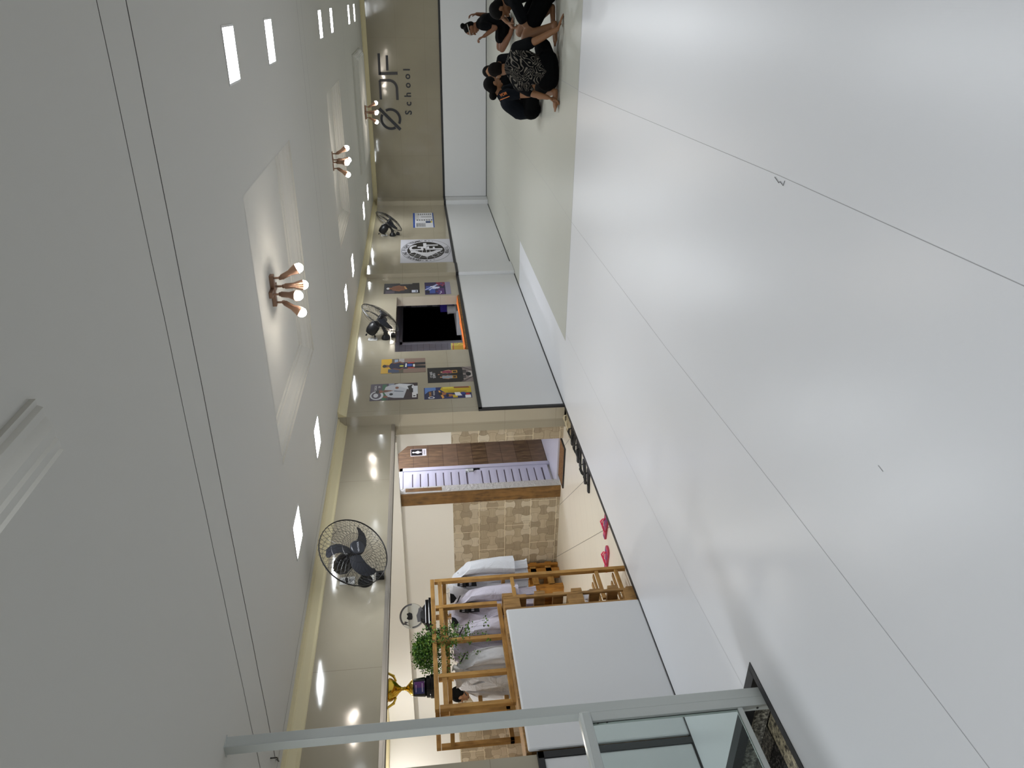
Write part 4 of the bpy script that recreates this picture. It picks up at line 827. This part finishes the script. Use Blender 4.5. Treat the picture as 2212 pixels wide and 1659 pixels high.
# ================================================================ PEOPLE
def skin(h, nm): return M(nm, h, .55)
SK = skin('#8f6148', 'skin_brown')
def hand(m, w_, d, n, s, curl=.5, mt=None, sc=1.0):
    """w_ wrist, d pointing direction, n palm normal, s towards the thumb"""
    w_ = V(w_); d = V(d).normalized(); n = V(n); n = (n - d * n.dot(d)).normalized(); s = V(s); s = (s - d * s.dot(d) - n * s.dot(n)).normalized(); mt = mt or SK
    for k, (o, l, L) in enumerate(((.03, .085, .07), (.01, .09, .078), (-.01, .087, .073), (-.029, .08, .057))):
        b = w_ + s * (o * sc * .6); kn = w_ + d * (l * sc) + s * (o * sc); m.cap(b, kn, .014 * sc, .0115 * sc, mt, 10); p = kn; a = curl * .5
        for f in (.45, .32, .23):
            dd = d * math.cos(a) + n * math.sin(a); q = p + dd * (L * f * sc); m.cap(p, q, .0095 * sc, .0085 * sc, mt, 8); p = q; a += curl * .8
    b = w_ + d * .025 * sc + s * .02 * sc; td = (d * .6 + s * .75 + n * .25).normalized(); q = b + td * .045 * sc; m.cap(b, q, .014 * sc, .011 * sc, mt, 8); td = (d * .85 + s * .35 + n * .4).normalized(); m.cap(q, q + td * .032 * sc, .0105 * sc, .009 * sc, mt, 8)
def foot(m, an, heel, toe, mt=None):
    mt = mt or SK; an, heel, toe = V(an), V(heel), V(toe); d = (toe - heel).normalized(); up = V((0, 0, 1)); s = d.cross(up).normalized()
    m.cap(an, heel + up * .005, .036, .034, mt); ball = toe - d * .04; m.cap(heel, ball + s * .022, .033, .023, mt); m.cap(heel, ball - s * .022, .033, .02, mt)
    for k, (o, r, l) in enumerate(((.034, .014, .045), (.016, .0105, .046), (.001, .01, .042), (-.014, .0095, .036), (-.028, .009, .028))): m.cap(ball + s * o, ball + s * o + d * l, r, r * .9, mt, 8)
def head(m, c, f, u, mt=None):
    mt = mt or SK; c = V(c); f = V(f).normalized(); u = V(u); u = (u - f * u.dot(f)).normalized(); r = f.cross(u)
    R = Mx((r, f, u)).transposed()
    m.ell(c + u * .02, (.074, .092, .09), mt, R); m.ell(c + f * .02 - u * .045, (.056, .068, .062), mt, R); m.ell(c + f * .055 - u * .085, (.03, .03, .025), mt, R)
    m.cap(c + f * .088 + u * .01, c + f * .108 - u * .026, .008, .0135, mt, 8); m.ell(c + f * .083 + u * .026, (.05, .015, .01), mt, R); m.ell(c + f * .086 - u * .056, (.025, .013, .009), mt, R)
    for s in (-1, 1): m.ell(c + r * (s * .077) - u * .005, (.011, .02, .031), mt, R)
def face(c, f, u, parent):
    c = V(c); f = V(f).normalized(); u = V(u); u = (u - f * u.dot(f)).normalized(); r = f.cross(u); R = Mx((r, f, u)).transposed()
    for s in (-1, 1):
        m = MB(); m.ell(c + f * .084 + r * (s * .031) + u * .008, (.012, .008, .006), flat('#e8e0d8'), R); m.ell(c + f * .0895 + r * (s * .031) + u * .008, (.005, .004, .005), flat('#1a1210'), R); m.build('eye', parent, smooth=True)
        m = MB(); m.ell(c + f * .091 + r * (s * .031) + u * .03, (.018, .006, .004), flat('#1a1210'), R); m.build('eyebrow', parent, smooth=True)
    m = MB(); m.ell(c + f * .0945 - u * .056, (.022, .006, .006), flat('#7d4038'), R); m.build('mouth', parent, smooth=True)
def hair(c, f, u, parent, mt, full=1.0, nape=0):
    c = V(c); f = V(f).normalized(); u = V(u); u = (u - f * u.dot(f)).normalized(); r = f.cross(u); R = Mx((r, f, u)).transposed(); m = MB()
    m.ell(c + u * .032 - f * .014, (.081 * full, .094 * full, .088 * full), mt, R); m.ell(c + u * .0 - f * .038, (.074 * full, .068 * full, .08 * full), mt, R)
    if nape: m.ell(c - u * .045 - f * .045, (.06, .045, .05), mt, R)
    return m
hair_m = M('black_hair', '#070606', .8, spec=.15); hair_s = M('cropped_hair', '#120e0c', .9, spec=.12)
tee = M('black_sports_shirt', '#0b0d10', .95, spec=.12); shorts_m = M('black_shorts', '#060709', .95, spec=.1)
def person(label, J, mt, shirt_m, shorts, hf, hu, sleeves=.75, hairk=None, group=None, face_on=True, tw=1.0, hands=None, feet=None, leg=True, loc=None):
    """J: joint positions in metres. One continuous skin mesh; shirt, shorts and hair are worn over it."""
    P = {k: V(v) for k, v in J.items()}; t = thing('person', label, 'person', loc or (P['pel'].x, P['pel'].y, 0), group)
    m = MB(); acr = (P['shR'] - P['shL']).normalized()
    hipR, hipL = P['pel'] + acr * .09, P['pel'] - acr * .09
    tor = [(hipR, hipL, .115, .115), (P['pel'], P['belly'] if 'belly' in P else (P['pel'] + P['chest']) / 2, .115, .11)]
    be = P.get('belly', (P['pel'] + P['chest']) / 2); cr_, cl_ = P['chest'] + acr * .07 * tw, P['chest'] - acr * .07 * tw
    tor += [(be + acr * .04, cr_, .105, .105), (be - acr * .04, cl_, .105, .105), (cr_, cl_, .105, .105), (cr_, P['shR'] - acr * .03, .1, .062), (cl_, P['shL'] + acr * .03, .1, .062), (P['chest'], P['neck'], .09, .06)]
    for a, b, r0, r1 in tor: m.cap(a, b, r0 * .93, r1 * .93, mt)
    m.cap(P['shR'] - acr * .03, P['neck'], .05, .052, mt); m.cap(P['shL'] + acr * .03, P['neck'], .05, .052, mt)
    m.cap(P['neck'], P['head'] - V(hu).normalized() * .03 - V(hf).normalized() * .02, .052, .05, mt); head(m, P['head'], hf, hu, mt)
    for s in 'RL':
        m.cap(P['sh' + s], P['el' + s], .052, .04, mt); m.cap(P['el' + s], P['wr' + s], .041, .027, mt)
        if leg: hp = hipR if s == 'R' else hipL; m.cap(hp, P['kn' + s], .088, .056, mt); m.cap(P['kn' + s], P['kn' + s] * .6 + P['an' + s] * .4, .055, .054, mt); m.cap(P['kn' + s] * .6 + P['an' + s] * .4, P['an' + s], .054, .036, mt)
    for w_, d, n, s, cu in (hands or []): hand(m, w_, d, n, s, cu, mt)
    for a, h_, to in (feet or []): foot(m, a, h_, to, mt)
    body = m.build('body', t, remesh=.0085, sm=3)
    m = MB()
    for a, b, r0, r1 in tor: m.cap(a, b, r0 * .93 + .014, r1 * .93 + (.014 if b != P['neck'] else .006), shirt_m)
    for s in 'RL': e = P['sh' + s] * (1 - sleeves) + P['el' + s] * sleeves; m.cap(P['sh' + s], e, .067, .062, shirt_m); m.cap(P['sh' + s], P['neck'] * .82 + P['sh' + s] * .18, .064, .058, shirt_m)
    m.ms = [shirt_m]; sh = m.build('shirt', t, remesh=.01, sm=3)
    if leg:
        m = MB(); m.cap(hipR, hipL, .125, .125, shorts)
        for s in 'RL': hp = hipR if s == 'R' else hipL; e = hp * .35 + P['kn' + s] * .65; m.cap(hp, e, .108, .094, shorts)
        m.ms = [shorts]; m.build('shorts', t, remesh=.011, sm=3)
    if hairk:
        hm = hair(P['head'], hf, hu, t, hairk[0], hairk[1]); 
        if len(hairk) > 2: hm.ell(hairk[2], hairk[3], hairk[0])
        hm.ms = [hairk[0]]; hm.build('hair', t, remesh=.009, sm=2)
    if face_on: face(P['head'], hf, hu, t)
    return t, sh
# A: man in the patterned shirt, sitting with his back to the camera
pat = M('patterned_sports_shirt', '#0b0d10', .95, spec=.12); g = G(pat)
co = g.co((1, .3, 1)); nz = g.n('ShaderNodeTexNoise', i_Vector=co, i_Scale=4.5, i_Detail=1.5, i_Distortion=1.6)
wv = g.math('SINE', g.math('MULTIPLY', nz.outputs[0], 95.0)); X, Y, Z = g.sep(g.co((1, 1, 1)))
msk = g.math('MULTIPLY', g.math('MULTIPLY', g.math('GREATER_THAN', Z, .15), g.math('LESS_THAN', Y, 9.0)), g.math('MULTIPLY', g.math('GREATER_THAN', X, -.93), g.math('LESS_THAN', X, -.52)))
g.color(g.mix(g.math('MULTIPLY', msk, g.ramp(wv, [(.45, 0.0), (.8, .6)])), '#0b0d10', '#8b857b'))
skA, skB, skD, skE = skin('#8a6142', 'skin_tan'), skin('#93694a', 'skin_light_brown'), skin('#7c5639', 'skin_deep'), skin('#785038', 'skin_rose')
person('person seated back to camera in a black shirt with grey swirling print',
    dict(pel=(-.72, 8.76, .125), belly=(-.71, 8.76, .26), chest=(-.69, 8.84, .4), neck=(-.71, 8.94, .53), head=(-.735, 9.02, .635), shR=(-.5, 8.87, .45), shL=(-.88, 8.88, .42), elR=(-.42, 8.68, .27), wrR=(-.305, 8.58, .07),
         elL=(-.96, 8.78, .27), wrL=(-.985, 8.66, .13), knR=(-.42, 9.1, .16), anR=(-.72, 9.12, .07), knL=(-1.0, 9.06, .15), anL=(-.93, 8.74, .06)), skA, pat, shorts_m, (-.35, .8, -.45), (-.1, .35, .9), .72, (hair_s, .97),
    'people sitting on the mats', hands=[((-.305, 8.58, .06), (.75, .15, -.28), (0, 0, -1), (-.2, 1, 0), .08), ((-.985, 8.66, .13), (-.1, -.1, -.5), (-1, 0, 0), (0, -1, 0), .6)],
    feet=[((-.93, 8.74, .06), (-.93, 8.7, .04), (-1.12, 8.66, .035)), ((-.72, 9.12, .07), (-.74, 9.12, .045), (-.92, 9.16, .035))], tw=1.25)
# B: person with bun, bent forward, side on
tB, sB = person('person with a low bun and navy shirt with orange lettering, bent forward',
    dict(pel=(-1.27, 9.98, .125), belly=(-1.29, 9.98, .26), chest=(-1.2, 9.98, .39), neck=(-1.1, 9.98, .5), head=(-.985, 9.98, .6), shR=(-1.08, 9.8, .43), shL=(-1.08, 10.16, .43), elR=(-1.07, 9.72, .17), wrR=(-.93, 9.78, .1),
         elL=(-1.0, 10.2, .2), wrL=(-.88, 10.1, .13), knR=(-1.0, 9.72, .15), anR=(-.92, 10.02, .06), knL=(-1.0, 10.28, .15), anL=(-1.02, 9.98, .055)), skB, M('navy_shirt', '#12161d', .95, spec=.12), shorts_m, (.72, .35, -.5), (.45, 0, .85), .42,
    (hair_m, 1.02, (-1.115, 9.98, .6), (.055, .055, .05)), 'people sitting on the mats', hands=[((-.93, 9.78, .1), (.8, .2, -.3), (0, 0, -1), (0, 1, 0), .4), ((-.88, 10.1, .13), (.7, -.3, -.5), (0, 0, -1), (0, -1, 0), .4)],
    feet=[((-.92, 10.02, .06), (-.9, 10.05, .04), (-.72, 10.1, .03)), ((-1.02, 9.98, .055), (-1.02, 9.95, .04), (-.86, 9.9, .035))])
og = flat('#d07a3a'); m = MB(); m.T = Mx.Translation((-1.075, 9.768, .488)) @ Mx.Rotation(.95, 4, 'X') @ Mx.Rotation(-1.2, 4, 'Z'); m.text('VOR', .05, og, .012); m.box((-.07, -.05, 0), (.07, -.042, .01), og); m.build('shirt_lettering', sB)
# C: mostly hidden behind the other two
tC, _ = person('person in a plain black shirt, mostly hidden behind the patterned shirt and the bun',
    dict(pel=(-.95, 10.62, .125), chest=(-.93, 10.56, .36), neck=(-.92, 10.52, .47), head=(-.885, 10.48, .56), shR=(-1.12, 10.52, .42), shL=(-.74, 10.52, .42), elR=(-1.15, 10.4, .2), wrR=(-1.02, 10.3, .1), elL=(-.7, 10.4, .2), wrL=(-.82, 10.3, .1),
         knR=(-1.22, 10.35, .14), anR=(-.95, 10.3, .05), knL=(-.68, 10.35, .14), anL=(-.9, 10.4, .05)), skB, tee, shorts_m, (.1, -.85, -.5), (0, -.3, .9), .6, (hair_m, .95), 'people sitting on the mats',
    hands=[((-1.02, 10.3, .1), (.5, -.3, -.3), (0, 0, -1), (0, 1, 0), .4), ((-.82, 10.3, .1), (-.5, -.3, -.3), (0, 0, -1), (0, 1, 0), .4)], feet=[((-.95, 10.3, .05), (-.92, 10.3, .04), (-.75, 10.26, .03)), ((-.9, 10.4, .05), (-.93, 10.42, .04), (-1.1, 10.44, .03))])
tC.location.y += .13
# D: man at the right edge, head bowed
person('person in black shirt and shorts, head bowed, cut by the picture edge',
    dict(pel=(.04, 9.15, .125), belly=(.09, 9.15, .26), chest=(.04, 9.15, .42), neck=(-.04, 9.15, .53), head=(-.13, 9.15, .605), shL=(-.05, 8.97, .47), shR=(-.02, 9.34, .52), elL=(-.26, 8.99, .36), wrL=(-.36, 8.95, .16), elR=(-.12, 9.44, .64), wrR=(-.26, 9.38, .5),
         knL=(-.4, 8.98, .34), anL=(-.28, 8.9, .06), knR=(-.36, 9.3, .36), anR=(-.12, 9.1, .06)), skD, tee, shorts_m, (-.72, -.1, -.66), (-.6, 0, .7), .8, (hair_m, 1.04), 'people sitting on the mats',
    hands=[((-.36, 8.95, .16), (.1, -.1, -.9), (1, 0, 0), (0, -1, 0), .9), ((-.26, 9.38, .5), (-.5, -.2, -.5), (0, 0, -1), (0, -1, 0), 1.2)], feet=[((-.28, 8.9, .06), (-.26, 8.88, .04), (-.46, 8.82, .035)), ((-.12, 9.1, .06), (-.1, 9.08, .04), (-.28, 9.0, .035))])
# E: woman with a headband further back
bodyE, _ = person('person with top bun and pale headband kneeling with hands raised',
    dict(pel=(-.36, 13.05, .13), belly=(-.34, 13.05, .25), chest=(-.36, 13.03, .4), neck=(-.41, 13.0, .53), head=(-.46, 13.0, .645), shL=(-.42, 12.85, .47), shR=(-.38, 13.2, .48), elL=(-.44, 12.78, .29), wrL=(-.56, 12.78, .46), elR=(-.28, 13.26, .38), wrR=(-.26, 13.18, .54),
         knL=(-.74, 12.86, .17), anL=(-.52, 12.76, .05), knR=(-.74, 13.2, .17), anR=(-.45, 13.28, .05)), skE, tee, shorts_m, (-.8, -.25, -.35), (-.3, 0, .95), .55, (hair_m, .97, (-.43, 13.03, .775), (.045, .045, .04)), 'people sitting on the mats',
    hands=[((-.56, 12.78, .46), (-.35, 0, .8), (-1, 0, 0), (0, 1, 0), 1.1), ((-.26, 13.18, .54), (-.1, 0, .9), (-1, 0, 0), (0, -1, 0), .8)], feet=[((-.52, 12.76, .05), (-.48, 12.74, .04), (-.3, 12.72, .03)), ((-.45, 13.28, .05), (-.42, 13.28, .04), (-.24, 13.3, .03))], tw=.85)
m = MB(); f = V((-.8, -.25, -.35)).normalized(); u = V((-.3, 0, .95)); u = (u - f * u.dot(f)).normalized(); r = f.cross(u); c = V((-.46, 13.0, .645)) + u * .045
m.tube([c + f * (.092 * math.cos(2 * PI * k / 32)) + r * (.08 * math.sin(2 * PI * k / 32)) + u * (.012 * math.cos(2 * PI * k / 32)) for k in range(32)], .007, flat('#a9a49c'), 6, True, 1); m.build('headband', bodyE)
# F: child in a white kimono in the lobby, sitting on nothing but standing by the bench
gi_p2 = gi_w; J = dict(pel=(-7.42, 6.35, .78), belly=(-7.44, 6.35, .92), chest=(-7.43, 6.33, 1.08), neck=(-7.4, 6.3, 1.21), head=(-7.42, 6.28, 1.34), shL=(-7.4, 6.15, 1.13), shR=(-7.36, 6.5, 1.13), elL=(-7.5, 6.1, .93), wrL=(-7.62, 6.16, 1.06), elR=(-7.46, 6.5, .93), wrR=(-7.62, 6.34, 1.08),
         knL=(-7.45, 6.25, .4), anL=(-7.42, 6.24, .03), knR=(-7.45, 6.45, .4), anR=(-7.42, 6.46, .03))
tF, _ = person('child in a white kimono, head bowed, standing in the lobby behind the rack', J, skB, gi_w, gi_w, (-.8, -.25, -.5), (-.35, 0, .9), .98, (hair_m, 1.03), None,
    hands=[((-7.62, 6.16, 1.06), (-.6, .2, .4), (0, 1, 0), (0, 0, 1), .7), ((-7.62, 6.34, 1.08), (-.6, -.2, .3), (0, -1, 0), (0, 0, 1), .7)], feet=[((-7.42, 6.24, .03), (-7.4, 6.24, -.01), (-7.62, 6.22, -.01)), ((-7.42, 6.46, .03), (-7.4, 6.46, -.01), (-7.62, 6.46, -.01))])
m = MB(); n = 36; rings = []
for z, a, b in ((1.16, .13, .21), (1.05, .155, .225), (.9, .165, .225), (.78, .175, .23), (.66, .19, .25)):
    rings.append([(-7.43 + a * math.cos(2 * PI * k / n) * (1 + .04 * math.sin(9 * 2 * PI * k / n)), 6.33 + b * math.sin(2 * PI * k / n) * (1 + .03 * math.sin(7 * 2 * PI * k / n + z * 8)), z) for k in range(n)])
m.loft(rings, gi_w); m.build('kimono_skirt', tF, smooth=True)
m = MB(); 
for a, b in (((-7.42, 6.25, .74), (-7.43, 6.24, .1)), ((-7.42, 6.45, .74), (-7.43, 6.46, .1))): m.cyl(a, b, .11, .085, gi_w)
m.build('kimono_trousers', tF, smooth=True)

# ================================================================ STAIR OPENING, WHITE POST AND GLASS RAIL
st = MB()
st.box((-4.22, 2.6, -2.2), (-3.03, 2.66, -.05), gran_l); st.box((-3.035, .1, -2.2), (-2.99, 2.6, -.05), gran_v); st.box((-4.22, .06, -2.2), (-3.03, .1, -.05), gran_l); st.box((-4.3, .1, -2.2), (-4.22, 2.6, -.05), gran_l); st.build('wall_stairwell', kind='structure')
t = thing('stair_flight', 'dark granite steps going down in the floor opening beside the white post', 'stairs', (-3.6, 1.3, -.2))
zz = -.17; ys_ = [2.575, 1.9, 1.62, 1.34, 1.06, .78, .5, .22]
for i in range(7):
    MB().box((-3.505, ys_[i + 1], zz - .03), (-4.215, ys_[i], zz), gran_d).build('tread', t, bevel=.003); MB().box((-3.04, ys_[i + 1], zz - .03), (-3.505, ys_[i], zz + .001), gran_v).build('edge_strip', t)
    MB().box((-3.04, ys_[i + 1], zz - .17), (-4.215, ys_[i + 1] + .02, zz - .03), gran_d).build('riser', t); zz -= .17
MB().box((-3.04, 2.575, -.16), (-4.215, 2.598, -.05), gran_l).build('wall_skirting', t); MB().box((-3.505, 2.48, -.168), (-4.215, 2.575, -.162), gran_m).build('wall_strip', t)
t = thing('white_post', 'tall white steel post from the stair edge up to the ceiling', 'post', (-3.11, 2.46, 0))
m = MB(); m.box((-3.145, 2.435, -.17), (-3.088, 2.492, ZC), steel); m.build('shaft', t, bevel=.004)
m = MB(); m.box((-3.15, 2.43, ZC - .004), (-3.083, 2.497, ZC), steel); m.build('ceiling_plate', t)
t = thing('glass_guardrail', 'white steel handrail with a glass panel at the stair opening', 'railing', (-3.1, 1.3, 0))
m = MB(); m.box((-3.13, .15, .875), (-3.065, 2.434, .932), steel); m.build('handrail', t, bevel=.014)
m = MB(); m.box((-3.125, 2.385, -.17), (-3.085, 2.434, .875), steel); m.build('stile', t, bevel=.003)
m = MB()
for z in (.845, .8, .04): m.lathe([(.006, 0), (.006, .002)], (-3.105, 2.385, z), flat('#3a3d3e'), (0, -1, 0), 10)
m.build('rivet', t)
m = MB(); m.box((-3.12, .15, .12), (-3.09, 2.385, .145), steel); m.build('bottom_rail', t, bevel=.002)
m = MB(); m.box((-3.108, .15, .145), (-3.1, 2.385, .875), M('green_glass', '#e4f1ed', .02, trans=1.0, ior=1.3)); m.build('glass_pane', t)
m = MB(); m.box((-3.145, .15, -.17), (-3.088, .2, .93), steel); m.build('far_stile', t)

# ================================================================ LOBBY LAMPS
def lobby_lamp(x, y, label, st_):
    t = thing('lobby_ceiling_lamp', label, 'ceiling light', (x, y, 2.42), 'round warm lamps in the lobby ceiling')
    MB().lathe([(.075, 0), (.075, -.02), (.07, -.03)], (x, y, 2.42), frame_w).build('rim', t, smooth=True)
    MB().ell((x, y, 2.385), (.06, .06, .04), M('lobby_bulb', '#fff1dc', .4, emit=LOBBY, ecol='#fffbf5'), n=14, h=8).build('bulb', t, smooth=True)
for x, y, l in ((-8.9, 6.55, 'round lit lamp in the far left of the lobby ceiling, seen beside the white post'), (-6.9, 4.6, 'round lit lamp in the middle of the lobby ceiling'), (-5.5, 6.1, 'round lit lamp in the lobby ceiling near the corridor door'), (-5.4, 3.6, 'round lit lamp in the lobby ceiling behind the clothes rack')): lobby_lamp(x, y, l, LOBBY)
t = thing('corridor_lamp', 'cool tube lamp on the corridor ceiling', 'ceiling light', (-5.05, 8.5, 2.4)); MB().box((-5.1, 8.1, 2.38), (-5.0, 8.9, 2.4), M('cool_tube', '#ffffff', .5, emit=70, ecol='#f1f2ff')).build('tube', t)
t = thing('service_lamp', 'cool lamp on the ceiling inside the hatch', 'ceiling light', (-4.8, 10, 2.4)); MB().box((-4.85, 9.8, 2.385), (-4.75, 10.2, 2.4), MC['cool_tube']).build('tube', t)

MB().tube([(-.705, 3.25, .002), (-.72, 3.2, .003), (-.712, 3.19, .003), (-.722, 3.155, .003), (-.7, 3.15, .002)], .0014, flat('#6e6f72'), 5).build('loose_thread', label='thin curled dark thread lying on the mats near the long seam', cat='thread')
